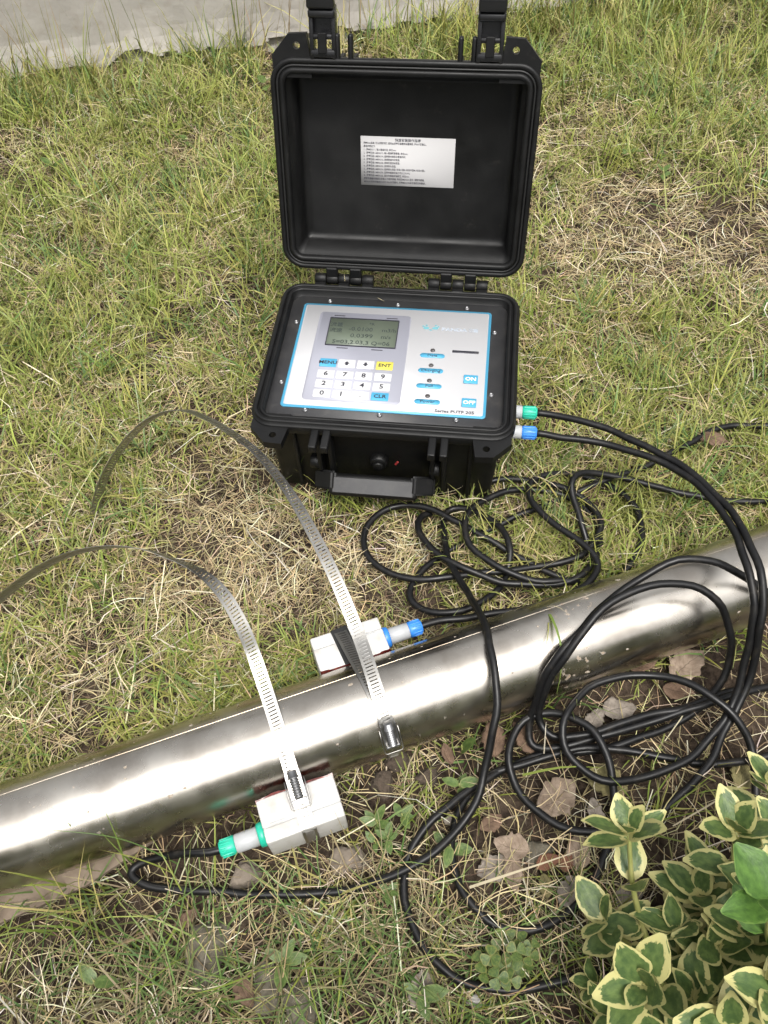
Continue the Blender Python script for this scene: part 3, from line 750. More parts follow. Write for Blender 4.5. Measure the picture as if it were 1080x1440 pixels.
# hinges at the back of the rim
for cx in (-0.066, 0.064):
    hg = None
    for k in range(5):
        bm = bmesh.new(); x0 = cx - 0.0335 + k * 0.0136; L = 0.0128
        bm_cyl(bm, (x0, D_ + 0.0055, H_ + 0.0010), (x0 + L, D_ + 0.0055, H_ + 0.0010), 0.0062, bev=0.0006)
        if k % 2 == 0: bm_box(bm, (x0 + L / 2, D_ + 0.000, H_ - 0.0040), (L, 0.012, 0.009), 0.001, 1)
        else: bm_box(bm, (x0 + L / 2, D_ + 0.0062, H_ + 0.010), (L, 0.008, 0.016), 0.001, 1)
        obj('hinge_knuckle', bm, M['case'], case)

# the raised lid; its own axes: x across, y up the lid, z out of its open face
LT = 0.28946
lid = obj('lid', loft(W_, D_, 0.024, [(0.024, -0.050), (0.018, -0.0485), (0.015, -0.044), (0.0115, -0.012), (0.0105, -0.0115), (0.0015, -0.0110), (0.0, -0.0095), (0.0, -0.0015), (0.0012, 0.0), (0.0040, 0.0), (0.0050, -0.0008), (0.0054, -0.0030), (0.0085, -0.0030), (0.0090, -0.0005), (0.0100, 0.0006), (0.0125, 0.0006), (0.0140, -0.0004), (0.0148, -0.004), (0.0150, -0.0060), (0.0180, -0.0068), (0.0205, -0.036), (0.0225, -0.0400), (0.0275, -0.0415)], cy=D_ / 2), M['case'], case, (0, D_ + 0.0045, H_ + 0.0145), (math.pi / 2 - LT, 0, 0))
lid['label'] = 'raised black lid with a pale paper label inside'
obj('seal_ring', loft(W_, D_, 0.024, [(0.0056, -0.0032), (0.0058, -0.0012), (0.0068, -0.0004), (0.0078, -0.0012), (0.0082, -0.0032)], cy=D_ / 2, cap0=False, cap1=False), M['rubber'], lid)
for sx in (-1, 1):
    pts = [(x, D_ - y) for x, y in tab_pts(sx)]
    obj('lid_tab', ring_tab(pts, (sx * 0.1065, D_ + 0.0105), 0.0034, -0.0100, -0.0020), M['case'], lid)
    for x in (0.0665, 0.0535):
        bm = bmesh.new(); bm_box(bm, (sx * x, D_ + 0.003, -0.0065), (0.0050, 0.036, 0.0090), 0.0022, 3); bm_box(bm, (sx * x, D_ - 0.008, -0.026), (0.0050, 0.012, 0.036), 0.0015, 2); obj('lid_rib', bm, M['case'], lid)
def build_latch(cx):
    bm = bmesh.new(); y0 = D_ + 0.001
    for s in (-1, 1): bm_box(bm, (cx + s * 0.0108, y0 + 0.021, -0.006), (0.0042, 0.046, 0.013), 0.0012, 2)
    bm_box(bm, (cx, y0 + 0.003, -0.004), (0.024, 0.007, 0.010), 0.0015, 2)
    bm_box(bm, (cx, y0 + 0.0175, -0.005), (0.023, 0.005, 0.009), 0.0018, 2)
    bm_box(bm, (cx, y0 + 0.030, -0.010), (0.022, 0.026, 0.003), 0.0006, 1)
    bm_box(bm, (cx, y0 + 0.0375, -0.001), (0.0262, 0.008, 0.011), 0.0028, 3)
    l = obj('latch', bm, M['case_gloss'], lid)
    bm = bmesh.new(); bm_box(bm, (cx, y0 + 0.0125, 0.0016), (0.0086, 0.0175, 0.003), 0.0006, 1); obj('latch_clip', bm, M['case'], lid)
    bm = bmesh.new(); bm_box(bm, (cx, y0 + 0.062, 0.004), (0.0262, 0.040, 0.0085), 0.002, 3)
    for k in range(6): bm_box(bm, (cx, y0 + 0.052 + k * 0.004, 0.0084), (0.022, 0.0015, 0.0010), 0.0003, 1)
    bm_box(bm, (cx, y0 + 0.0455, 0.002), (0.0262, 0.006, 0.012), 0.0015, 2)
    obj('latch_lever', bm, M['case_gloss'], lid)
build_latch(-0.0800); build_latch(0.0815)
lab = obj('instruction_label', plate(0.1020, 0.0512, 0.0004, 0.0003, (0.0008, 0.1085, -0.0414)), M['paper'], lid)
lab['label'] = 'pale paper label of small printed instructions'
rows = ['按MENU菜单, 可以按数字键, 或用▲或▼键查看和设置参数, 按ENT键确认。', '具体步骤如下:', '1、按MENU11, 输入管道外径, 单位mm;', '2、按▼键进入MENU12, 输入管道壁厚厚度, 单位mm;', '3、按▼键进入MENU14, 选择管材类型及管道内衬;', '4、按▼键进入MENU16, 选择管道内衬类型;', '5、按▼键进入MENU20, 选择所测流体类型;', '6、按▼键进入MENU23, 选择探头类型;', '7、按▼键进入MENU24, 选择探头类型: 标准小型B, 标准中型M, 标准大型L;', '8、按▼键进入MENU26, 选择传感器安装方式(V,Z,N,W);', '9、按▼键进入MENU25, 显示传感器安装距离, 单位mm;', '按照传感器安装距离安装上下游传感器, 完成后MENU01显示, 调整传感器,', 'MENU91的时间输送比应在100±3%范围内, 并按MENU90信号强度达到要求。']
items = [('快速安装操作指南', 0.0, 0.0222, 0.0035, 'CENTER', 1.0)]
for i, s in enumerate(rows): items.append((s, -0.0480, 0.0186 - i * 0.00338, 0.00255, 'LEFT', 0.82))
obj('label_lettering', text_mesh('label_lettering', items, M['ink']), None, lid, (0.0008, 0.1085, -0.04105))

# ================================================================== cables
CABR = 0.0036
def hit_pipe(px, py, off=0.0):
    d = ray(px, py); w0 = CAM - PO
    dp = d - PU * d.dot(PU); wp = w0 - PU * w0.dot(PU)
    a = dp.dot(dp); b = 2 * dp.dot(wp); c = wp.dot(wp) - (PIPE_R + off) ** 2
    D = b * b - 4 * a * c
    if D < 0: return None
    return CAM + d * ((-b - math.sqrt(D)) / (2 * a))
def wobble(P, seed):
    """slight kinks of a stiff cable that has been coiled"""
    rnd = random.Random(seed); ph = [rnd.uniform(0, 6.28) for _ in range(6)]; s = 0.0; out = []
    for i, p in enumerate(P):
        if i: s += (p - P[i - 1]).length
        k = min(1, s / 0.04)
        out.append(p + Vector((0.0006 * math.sin(s * 75 + ph[0]) + 0.0003 * math.sin(s * 171 + ph[1]), 0.0006 * math.sin(s * 83 + ph[2]) + 0.0003 * math.sin(s * 150 + ph[3]), 0.0004 * math.sin(s * 97 + ph[4]))) * k)
    return out
def lift(z): return z + 0.006 * max(0.0, 1 - z / 0.05)       # the grass mat carries the cable
def path(pts, z0):
    """pts: (px,py) on the grass at z0, (px,py,z) at height z, (px,py,'p') resting on the pipe"""
    out = []
    for p in pts:
        if isinstance(p, Vector): out.append(p)
        elif len(p) == 2: out.append(at(p[0], p[1], lift(z0)))
        elif p[2] == 'p':
            h = hit_pipe(p[0], p[1], CABR + 0.001); out.append(h if h else at(p[0], p[1], z0))
        else: out.append(at(p[0], p[1], lift(p[2])))
    return wobble(relax(catmull(out, 0.007), 2), len(pts))
def cable(label, pts, z0):
    o = obj('cable', tube_mesh('cable', path(pts, z0), CABR), M['cable'])
    return tag(o, label, 'cable', 'black cables of the flow meter')
def plug(parent, p0, d, segs):
    """round connector built up of (length, radius, material, name, ribbed)"""
    d = Vector(d).normalized(); p = Vector(p0)
    for L, r0, r1, m, name, rib in segs:
        bm = bmesh.new(); bm_cyl(bm, p, p + d * L, r0, r1, n=24, bev=0.0008)
        if rib:
            q = d.to_track_quat('Z', 'Y')
            for k in range(14):
                a = 2 * math.pi * k / 14; c = p + d * (L * 0.5) + q @ Vector((math.cos(a), math.sin(a), 0)) * ((r0 + r1) / 2)
                bm_box(bm, c, (0.0012, 0.0012, L * 0.8), 0.0003, 1, (q @ Euler((0, 0, a)).to_quaternion()).to_matrix())
        obj(name, bm, M[m], parent); p = p + d * L
    return p

cm = Matrix.Translation((CASE_X, CASE_Y, 0)) @ Matrix.Rotation(CASE_YAW, 4, 'Z')
cdir = cm.to_3x3() @ Vector((1, 0, 0))
def case_cable(label, ly, lz, colour, pts, z0):
    p = cm @ Vector((0.1215, ly, lz))
    end = p + cdir * (0.0375)
    P = [end - cdir * 0.004, end + cdir * 0.012] + [at(q[0], q[1], lift(q[2] if len(q) == 3 else z0)) for q in pts]
    o = obj('cable', tube_mesh('cable', wobble(relax(catmull(P, 0.007), 2), len(pts)), CABR), M['cable'])
    tag(o, label, 'cable', 'black cables of the flow meter')
    plug(o, p, cdir, [(0.022, 0.0072, 0.0070, 'plug_grey', 'plug_body', False), (0.0155, 0.0070, 0.0060, colour, 'plug_nut', True)])
case_cable('black cable from the green case plug, looping by the shrub through the lower coils', 0.070, 0.090, 'plug_green',
    [(803, 588, .092), (853, 603, .095), (893, 620, .098), (927, 637, .101), (953, 652, .104), (980, 670, .108), (1003, 692, .112), (1023, 713, .117), (1040, 737, .122), (1053, 760, .127), (1065, 787, .129), (1072, 817, .126), (1073, 850, .115), (1069, 885, .098), (1061, 931, .070), (1052, 958, .055), (1041, 986, .042), (1030, 1011, .034), (1016, 1033, .030), (1002, 1064, .026), (983, 1092, .020), (958, 1119, .016), (930, 1142, .012), (900, 1158, .012), (864, 1167, .014), (845, 1171, .014), (813, 1170), (784, 1160), (760, 1146), (741, 1130), (727, 1108), (717, 1084, .015), (714, 1058, .020), (719, 1036, .022), (730, 1020, .024), (743, 1010, .026), (758, 1004, .028), (775, 1001, .030), (794, 1004, .032), (813, 1012, .034), (833, 1026, .034), (847, 1048, .032), (857, 1070, .026), (863, 1096, .020), (864, 1125, .008), (861, 1164, .005), (857, 1183, .005), (849, 1207, .006), (839, 1235, .006), (817, 1269, .006), (792, 1291, .006), (760, 1305, .006), (729, 1310, .006), (697, 1304, .006), (672, 1285, .006), (653, 1260, .006), (641, 1231, .006), (636, 1206, .006), (635, 1187, .006), (638, 1156, .004), (646, 1136, .004), (662, 1112, .005), (688, 1091, .006), (721, 1079, .007), (760, 1066, .008), (799, 1056, .009), (852, 1051, .010), (891, 1057, .010), (924, 1064, .010), (958, 1070, .009), (988, 1074, .009), (1016, 1074, .009), (1041, 1072, .009), (1080, 1064, .009), (1130, 1050, .009), (1180, 1040, .006)], 0.010)
case_cable('black cable from the blue case plug, ending in a wide ring by the pipe', 0.042, 0.090, 'plug_blue',
    [(787, 615, .090), (827, 620, .091), (867, 628, .093), (900, 638, .096), (927, 648, .099), (953, 662, .103), (980, 680, .107), (1000, 700, .112), (1017, 722, .116), (1033, 750, .121), (1045, 777, .125), (1055, 807, .125), (1060, 838, .117), (1058, 871, .102), (1056, 900, .086), (1047, 936, .066), (1038, 964, .052), (1031, 986, .042), (1024, 1003, .036), (1011, 1025, .030), (991, 1047, .027), (969, 1067, .024), (944, 1081, .021), (913, 1092, .020), (886, 1098, .020), (858, 1099, .024), (833, 1093, .022), (811, 1078, .024), (797, 1058, .028), (790, 1033, .034), (793, 1011, .040), (805, 989, .040), (824, 968, .040), (852, 956, .040), (886, 949, .040), (919, 949, .042), (952, 956, .046), (986, 968, .050), (1008, 983, .050), (1024, 997, .048), (1038, 1014, .044), (1049, 1033, .036), (1058, 1058, .026), (1063, 1089, .018), (1063, 1131, .010), (1058, 1170, .006), (1040, 1220, .005)], 0.010)

Z_LOW, Z_MID, Z_TOP = 0.012, 0.017, 0.023
cable('black cable from the green sensor gland, over the pipe into the coil, away right',
    [pipe_pt(-0.174, -0.0719, -0.002), pipe_pt(-0.190, -0.0719, -0.002), (275, 1199, .030), (255, 1200, .024), (233, 1203, .015), (204, 1210, .010), (188, 1221, .008), (181, 1230, .008), (192, 1240, .008), (225, 1248, .008), (275, 1253, .008), (358, 1257, .008), (433, 1258, .008), (483, 1252, .009), (525, 1242, .012), (567, 1225, .018), (600, 1206, .020), (636, 1177, .022), (654, 1154, .024), (670, 1128, .027), (677, 1102, .032), (685, 1073, .042), (691, 1040, .058), (697, 1005, .070), (699, 975, .078), (697, 945, .086), (689, 908, .088), (681, 875, .080), (672, 858, .066), (662, 840, .048), (650, 822, .034), (637, 801, .026), (628, 775, .020), (624, 751, .014), (622, 730, .012), (630, 718, .010), (645, 713, .012), (666, 718, .014), (687, 728, .018), (705, 742, .022), (715, 759, .024), (719, 777, .022), (716, 796, .012), (711, 811, .010), (700, 831, .012), (681, 845, .018), (661, 855, .022), (630, 862, .020), (604, 862, .016), (586, 855, .014), (576, 842, .014), (578, 824, .012), (588, 809, .009), (609, 789, .008), (635, 772, .009), (666, 757, .008), (687, 746, .008), (707, 735, .010), (741, 719, .012), (763, 713, .012), (803, 695, .012), (853, 675, .018), (880, 666, .016), (920, 650, .016), (960, 628, .016), (987, 612, .016), (1013, 602, .016), (1040, 598, .016), (1080, 599, .016), (1140, 604, .014), (1220, 625, .010)], Z_LOW)
cable('black cable from the blue nosed sensor, curling beside the coil and ending behind the pipe',
    [pipe_pt(0.044, 0.0645, -0.002), pipe_pt(0.060, 0.0645, -0.002), (630, 871, .030), (661, 868, .030), (697, 862, .034), (733, 859, .040), (759, 853, .040), (787, 843, .038), (820, 827, .034), (837, 810, .030), (842, 793, .028), (833, 777, .032), (813, 760, .030), (787, 742, .028), (760, 720, .028), (743, 700, .028), (742, 683, .028), (753, 672, .026), (773, 666, .024), (800, 667, .016), (830, 672, .012), (853, 680, .010), (870, 690, .012), (890, 709, .014), (900, 727, .014), (903, 750, .014), (900, 773, .014), (887, 793, .012), (874, 808, .010), (860, 824, .008)], Z_TOP)
cable('black cable loop widest to the left in the coil, running out from behind the case',
    [(672, 682, .010), (697, 675, .012), (720, 673, .014), (760, 678, .018), (787, 685, .020), (813, 695, .020), (830, 707, .018), (843, 727, .018), (845, 743, .018), (837, 763, .018), (820, 780, .016), (787, 792, .014), (753, 797, .014), (720, 802, .016), (681, 805, .016), (645, 810, .018), (604, 814, .018), (567, 813, .016), (539, 803, .014), (521, 788, .014), (512, 770, .014), (512, 751, .014), (521, 731, .014), (539, 716, .014), (565, 709, .016), (588, 711, .017), (611, 718, .019), (635, 729, .020), (661, 744, .018), (681, 755, .018), (702, 767, .016), (720, 779, .010), (741, 789, .008), (765, 803, .008), (790, 812, .008), (815, 822, .006)], Z_MID)
cable('black cable making the two inner rings of the coil in front of the case',
    [(606, 722, .008), (593, 724, .012), (587, 736, .016), (589, 750, .018), (601, 767, .022), (619, 781, .024), (645, 796, .026), (671, 807, .024), (702, 818, .020), (733, 822, .018), (770, 823, .018), (800, 818, .018), (825, 803, .018), (838, 785, .012), (845, 765, .010), (842, 742, .010), (830, 723, .010), (810, 704, .012), (780, 692, .014), (747, 688, .016), (713, 691, .018), (687, 700, .020), (666, 711, .024), (656, 723, .028), (652, 741, .028), (657, 759, .028), (669, 775, .028), (687, 790, .027), (707, 802, .026), (728, 810, .025), (754, 817, .022), (787, 817, .020), (813, 818, .016)], Z_MID)
cable('black cable entering from the right edge and bending sharply down into the coil',
    [(1200, 690, .012), (1130, 698, .014), (1080, 703, .016), (1047, 706, .016), (1020, 705, .018), (987, 699, .020), (953, 692, .022), (920, 684, .022), (887, 675, .024), (853, 667, .028), (827, 665, .034), (808, 668, .040), (802, 680, .038), (805, 697, .032), (813, 723, .026), (822, 747, .020), (826, 765, .010), (830, 790, .006)], Z_MID)
cable('black cable arching over the pipe, upper of the pair, from beyond the right edge',
    [(1140, 870, .060), (1100, 846, .075), (1075, 830, .085), (1050, 814, .095), (1028, 799, .105), (999, 788, .112), (969, 786, .114), (939, 791, .112), (910, 806, .106), (880, 827, .101), (858, 845, .098), (836, 864, .096), (813, 890, .094), (787, 919, .086), (769, 945, .072), (758, 971, .052), (749, 997, .034), (743, 1020, .022), (743, 1040, .013), (752, 1052, .010), (775, 1053, .012), (800, 1047, .014), (836, 1039, .016), (877, 1026, .018), (919, 1014, .020), (961, 1001, .022), (991, 990, .024), (1024, 979, .022), (1058, 972, .018), (1090, 963, .014), (1150, 950, .012)], Z_MID)
cable('black cable arching over the pipe, lower of the pair, ending in the large bottom loop',
    [(1080, 967, .008), (1024, 973, .014), (991, 985, .018), (961, 996, .022), (919, 1004, .022), (877, 1016, .022), (836, 1029, .022), (797, 1039, .020), (775, 1037, .020), (762, 1022, .022), (757, 1004, .030), (763, 978, .050), (776, 949, .070), (795, 923, .086), (817, 893, .098), (836, 867, .106), (858, 847, .110), (884, 832, .112), (913, 824, .113), (943, 820, .113), (973, 823, .110), (999, 834, .104), (1017, 853, .094), (1026, 879, .080), (1028, 908, .062), (1023, 938, .042), (1011, 967, .028), (991, 990, .012), (969, 1006, .010), (941, 1021, .009), (905, 1037, .009), (872, 1047, .009), (840, 1054, .008), (800, 1059, .006), (760, 1061, .005), (724, 1073, .005), (688, 1094, .007), (671, 1106, .012), (644, 1121, .013), (620, 1141, .013), (600, 1161, .012), (581, 1187, .010), (572, 1213, .008), (567, 1240, .006), (568, 1265, .006), (575, 1294, .006), (594, 1329, .006), (622, 1361, .006), (660, 1386, .006), (697, 1394, .006), (742, 1390, .006), (776, 1383, .006), (808, 1375, .005), (840, 1366, .003)], Z_LOW)

# ================================================================== ultrasonic sensors on the pipe
SL, SH, SW = 0.068, 0.037, 0.040          # along the pipe, out from it, up its side
def build_sensor(label, s0, side, colour, gdir):
    r = empty('flow_sensor', pipe_pt(s0, side * PIPE_R, -PIPE_R * 0.8), (0, 0, PIPE_YAW))
    tag(r, label, 'sensor', 'white flow sensors strapped to the pipe')
    zc = PIPE_R * 0.8 + SENS_Q
    yc = side * (SH / 2 + (0.0052 if side < 0 else -0.0022))
    bm = bmesh.new()
    # body with a stepped outer cap (the seam runs along its top face)
    bm_box(bm, (0, yc - side * SH * 0.170, zc), (SL, SH * 0.65, SW), 0.0016, 3)
    obj('housing', bm, M['housing'], r)
    bm = bmesh.new(); bm_box(bm, (0, yc + side * SH * 0.33, zc), (SL - 0.0004, SH * 0.34, SW - 0.0004), 0.0016, 3); obj('outer_cap', bm, M['housing'], r)
    bm = bmesh.new(); bm_box(bm, (gdir * 0.020, yc + side * SH * 0.10, zc + SW / 2 + 0.0001), (0.014, 0.0007, 0.0005)); obj('seam_mark', bm, M['plug_grey'], r)
    bm = bmesh.new(); bm_box(bm, (0, yc + side * SH * 0.15, zc), (SL - 0.0022, SH * 0.3, SW - 0.0022)); obj('gasket', bm, M['plug_grey'], r)
    if side > 0:
        bm = bmesh.new(); bm_box(bm, (-0.0035, yc + 0.0005, zc + SW / 2 + 0.0003), (0.0165, SH + 0.001, 0.0007), 0.0002, 1, Matrix.Rotation(0.083, 3, 'Z')); obj('strap_pad', bm, M['rubber'], r)
    # red couplant squeezed out along the foot
    rnd = random.Random(5); bm = bmesh.new()
    prev = None; N = 26; yi = yc - side * SH / 2
    for i in range(N + 1):
        x = -SL / 2 + SL * i / N; a = 0.0012 + 0.0008 * math.sin(i * 0.9) + rnd.uniform(0, 0.0006); h = 0.0014 + 0.0009 * math.sin(i * 0.55 + 1) + rnd.uniform(-.0003, 0.0003)
        ring = [bm.verts.new(v) for v in ((x, yi + side * 0.003, zc + SW / 2 - 0.0010), (x, yi + side * (h - 0.0022) , zc + SW / 2 + (0.0004 if h > 0.0017 else -0.0006)), (x, yi - side * a * 0.5, zc + SW / 2 - 0.0012 - h * 0.4), (x, yi - side * a, zc + SW / 2 - 0.007 - h), (x, yi + side * 0.004, zc + SW / 2 - 0.010))]
        if prev:
            for k in range(4): bm.faces.new((prev[k], prev[k + 1], ring[k + 1], ring[k]))
        prev = ring
    bmesh.ops.recalc_face_normals(bm, faces=bm.faces); smooth(bm, 1.2)
    obj('couplant', bm, M['grease'], r)
    p = Vector((gdir * SL / 2, yc + side * 0.004, zc))
    plug(r, p, (gdir, 0, 0), [(0.006, 0.0105, 0.0100, colour, 'gland_collar', False), (0.020, 0.0080, 0.0078, 'plug_grey', 'gland_body', False), (0.0135, 0.0080, 0.0064, colour, 'gland_nut', True)])
    return r
SENS_Q = -0.002
S_FAR, S_NEAR = -0.0225, -0.108
build_sensor('white sensor block with blue cable gland on the far side of the pipe', S_FAR, 1, 'plug_blue', 1)
build_sensor('white sensor block with green cable gland on the near side of the pipe', S_NEAR, -1, 'plug_green', -1)

# ================================================================== perforated steel hose clamps
def strap_mesh(name, P, Wd, w=0.0122, t=0.0006, pitch=0.0032, holes=(0.0, 1.0)):
    """perforated band along P with width directions Wd; slots are real openings, slightly slanted"""
    # resample at the slot pitch
    L = [0.0]
    for a, b in zip(P[:-1], P[1:]): L.append(L[-1] + (b - a).length)
    n = int(L[-1] / pitch)
    def samp(d):
        d = max(0, min(L[-1], d)); i = 0
        lo, hi = 0, len(L) - 1
        while hi - lo > 1:
            mid = (lo + hi) // 2
            if L[mid] <= d: lo = mid
            else: hi = mid
        f = (d - L[lo]) / max(L[hi] - L[lo], 1e-9)
        return P[lo].lerp(P[hi], f), Wd[lo].lerp(Wd[hi], f).normalized(), (P[hi] - P[lo]).normalized()
    V, Fc = [], []
    hw = w / 2; sl = w * 0.30
    def put(d, x):
        p, wd, T = samp(d); nrm = T.cross(wd).normalized()
        V.append(p + wd * x + nrm * t * 0.5); V.append(p + wd * x - nrm * t * 0.5)
        return len(V) - 2
    def quad(a, b, c, d):      # two-sided thickness
        Fc.append((a, b, c, d)); Fc.append((d + 1, c + 1, b + 1, a + 1))
    def side(a, b): Fc.append((b, a, a + 1, b + 1))
    prev = None
    for i in range(n + 1):
        d = i * pitch
        row = [put(d, -hw), put(d - 0.0004, -sl), put(d + 0.0004, sl), put(d, hw)]
        if prev:
            dm0, dm1 = d - pitch * 0.67, d - pitch * 0.33
            if holes[0] < i / n < holes[1]:
                h = [put(dm0 - 0.0004, -sl), put(dm0 + 0.0004, sl), put(dm1 + 0.0004, sl), put(dm1 - 0.0004, -sl)]
                quad(prev[0], prev[1], h[0], h[3]) if False else None
                e0, e1 = put(dm0, -hw), put(dm1, -hw); g0, g1 = put(dm0, hw), put(dm1, hw)
                quad(prev[0], prev[1], h[0], e0); quad(e0, h[0], h[3], e1); quad(e1, h[3], row[1], row[0])
                quad(prev[1], prev[2], h[1], h[0]); quad(h[3], h[2], row[2], row[1])
                quad(prev[2], prev[3], g0, h[1]); quad(h[1], g0, g1, h[2]); quad(h[2], g1, row[3], row[2])
                for a, b in ((h[0], h[1]), (h[1], h[2]), (h[2], h[3]), (h[3], h[0])): side(b, a)
                for a, b in ((prev[0], e0), (e0, e1), (e1, row[0])): side(a, b)
                for a, b in ((prev[3], g0), (g0, g1), (g1, row[3])): side(b, a)
            else:
                for k in range(3): quad(prev[k], prev[k + 1], row[k + 1], row[k])
                side(prev[0], row[0]); side(row[3], prev[3])
        else:
            for k in range(3): side(row[k + 1], row[k])
        prev = row
    for k in range(3): side(prev[k], prev[k + 1])
    me = mesh(name, V, Fc); return me

def hull_loop(side, off=0.0012):
    """closed path of the band in the pipe's cross-section: round the pipe and the sensor block on one side"""
    pts = [(math.cos(a) * (PIPE_R + off), math.sin(a) * (PIPE_R + off)) for a in np.linspace(0, 2 * math.pi, 120, endpoint=False)]
    y1 = side * (PIPE_R + SH + (0.0052 if side < 0 else -0.0022) + off)
    for q in (SENS_Q + SW / 2 + off - 0.002, SENS_Q + SW / 2 - 0.0025, SENS_Q - SW / 2 + 0.0025, SENS_Q - SW / 2 - off + 0.002):
        inset = 0.002 if abs(q - SENS_Q) > SW / 2 - 0.001 else 0
        pts.append((y1 - side * inset, q))
    pts = sorted(set(pts))
    def cr(o, a, b): return (a[0] - o[0]) * (b[1] - o[1]) - (a[1] - o[1]) * (b[0] - o[0])
    lo = []
    for p in pts:
        while len(lo) > 1 and cr(lo[-2], lo[-1], p) <= 0: lo.pop()
        lo.append(p)
    up = []
    for p in reversed(pts):
        while len(up) > 1 and cr(up[-2], up[-1], p) <= 0: up.pop()
        up.append(p)
    return lo[:-1] + up[:-1]

def build_clamp(label, s0, side, screw_px, tail_px, start_px, end_px, tilt, skew, across):
    root = empty('hose_clamp', pipe_pt(s0, 0, PIPE_R)); tag(root, label, 'hose clamp', 'perforated steel hose clamps on the pipe')
    inv = Matrix.Translation(-root.location)
    loop = hull_loop(side)
    P = [pipe_pt(s0 + skew * y, y, q) for y, q in loop]; P = [p for p in P]; P.append(P[0])
    dense = []
    for a, b in zip(P[:-1], P[1:]):
        k = max(1, int((b - a).length / 0.004))
        for i in range(k): dense.append(a.lerp(b, i / k))
    dense.append(P[-1])
    obj('band', strap_mesh('band', [p - root.location for p in dense], [PU] * len(dense)), M['strap'], root)
    # screw housing, placed where the band is tightened
    sp = Vector(screw_px)                       # (s, y, q) on the loop in pipe axes
    i0 = min(range(len(loop)), key=lambda i: (loop[i][0] - sp[1]) ** 2 + (loop[i][1] - sp[2]) ** 2)
    # outward normal and tangent of the loop at that place
    yq = Vector((sp[1], sp[2]))
    best = None
    for a, b in zip(loop, loop[1:] + loop[:1]):
        a2, b2 = Vector(a), Vector(b); e = b2 - a2; t = max(0, min(1, (yq - a2).dot(e) / e.length_squared)); c = a2 + e * t
        if best is None or (c - yq).length < best[0]: best = ((c - yq).length, c, e.normalized())
    c, tg = best[1], best[2]
    if tg.y < 0: tg = -tg                     # pointing up the pipe's side
    nr = Vector((-tg.y, tg.x)) if Vector((-tg.y, tg.x)).dot(c) > 0 else Vector((tg.y, -tg.x))
    X = PU; Y = (PN * tg.x + Vector((0, 0, tg.y))).normalized(); Z = (PN * nr.x + Vector((0, 0, nr.y))).normalized()
    if X.cross(Y).dot(Z) < 0: X = -X
    org = pipe_pt(s0 + skew * c.x, c.x, c.y) - root.location
    M4 = Matrix((X, Y, Z)).transposed().to_4x4(); M4.translation = org
    bm = bmesh.new()
    bm_box(bm, (0, 0.000, 0.0012), (0.0135, 0.026, 0.0010), 0.0003, 1)
    for sx in (-1, 1): bm_box(bm, (sx * 0.0064, -0.001, 0.0038), (0.0009, 0.024, 0.0052), 0.0003, 1)
    bm_box(bm, (0, -0.0110, 0.0042), (0.0120, 0.0022, 0.0058), 0.0005, 1)
    bmesh.ops.transform(bm, matrix=M4, verts=bm.verts); hs_ = obj('screw_housing', bm, M['screw'], root)
    bm = bmesh.new()
    prof = [(0, -0.0105)]
    for k in range(7):
        y = -0.0095 + k * 0.0022; prof += [(0.0030, y), (0.0042, y + 0.0008), (0.0042, y + 0.0012), (0.0030, y + 0.0020)]
    prof += [(0.0030, 0.0065), (0.0050, 0.0068), (0.0050, 0.0075), (0.0041, 0.0077), (0.0041, 0.0125), (0.0036, 0.0130), (0, 0.0130)]
    q = Matrix.Rotation(math.radians(-90), 3, 'X').to_quaternion()
    lathe(bm, prof, 18, Vector((0, 0, 0.0062)), q)
    bmesh.ops.transform(bm, matrix=M4, verts=bm.verts); scr = obj('worm_screw', bm, M['screw'], root)
    # wire bail round the lower end of the housing
    loopw = [(-0.0082, 0.006, 0.0035), (-0.0085, -0.004, 0.0035), (-0.0083, -0.0165, 0.0038), (-0.0068, -0.0182, 0.0040), (0.0068, -0.0182, 0.0040), (0.0083, -0.0165, 0.0038), (0.0085, -0.004, 0.0035), (0.0082, 0.006, 0.0035)]
    obj('wire_bail', tube_mesh('wire_bail', [M4 @ Vector(p) for p in loopw], 0.0006, 6), M['strap'], root)
    # free tail: leaves the housing upwards and arches over to the grass
    S = at(*start_px); E_ = at(*end_px); d = (E_ - S)
    nH = d.cross(Vector((0, 0, 1))).normalized(); upv = nH.cross(d.normalized()); nn = (nH * math.cos(tilt) + upv * math.sin(tilt)).normalized()
    A = [M4 @ Vector((0, -0.010, 0.0022)) + root.location, M4 @ Vector((0, 0.004, 0.0024)) + root.location, M4 @ Vector((0, 0.016, 0.0036)) + root.location]
    A = A[:1] + A[1:]
    for p in tail_px:
        if len(p) == 3: A.append(hit_pipe(p[0], p[1], p[2])); continue      # resting on the pipe, lifted off it by p[2]
        r = ray(*p); A.append(CAM + r * ((S - CAM).dot(nn) / r.dot(nn)))
    T = relax(catmull(A, 0.004), 4)
    N = len(T); Wd = []
    sgn = 1 if nn.dot(PU) > 0 else -1
    for i in range(N):
        f = min(1, max(0, (i / N - 0.12) / 0.40)); f = f * f * (3 - 2 * f)
        tt = (T[min(i + 1, N - 1)] - T[max(i - 1, 0)]).normalized()
        wv = PU * (1 - f) + Vector(across) * f; wv = (wv - tt * wv.dot(tt)).normalized(); Wd.append(wv)
    obj('strap_tail', strap_mesh('strap_tail', [p - root.location for p in T], Wd, holes=(0.0, 0.97)), M['strap'], root)
build_clamp('perforated steel clamp round the blue sensor, long tail arching towards the case', -0.0205, 1, (0, -0.034, 0.027),
    [(534, 985, 0.0065), (527, 962, 0.0085), (519, 936, 0.013), (503, 890), (470, 810), (440, 750), (405, 690), (360, 635), (320, 605), (290, 588), (255, 576), (215, 587), (180, 618), (155, 655), (140, 690), (131, 738)], (503, 890, .092), (131, 738, .004), -0.80, -0.083, (0.56, 0.49, -0.53))
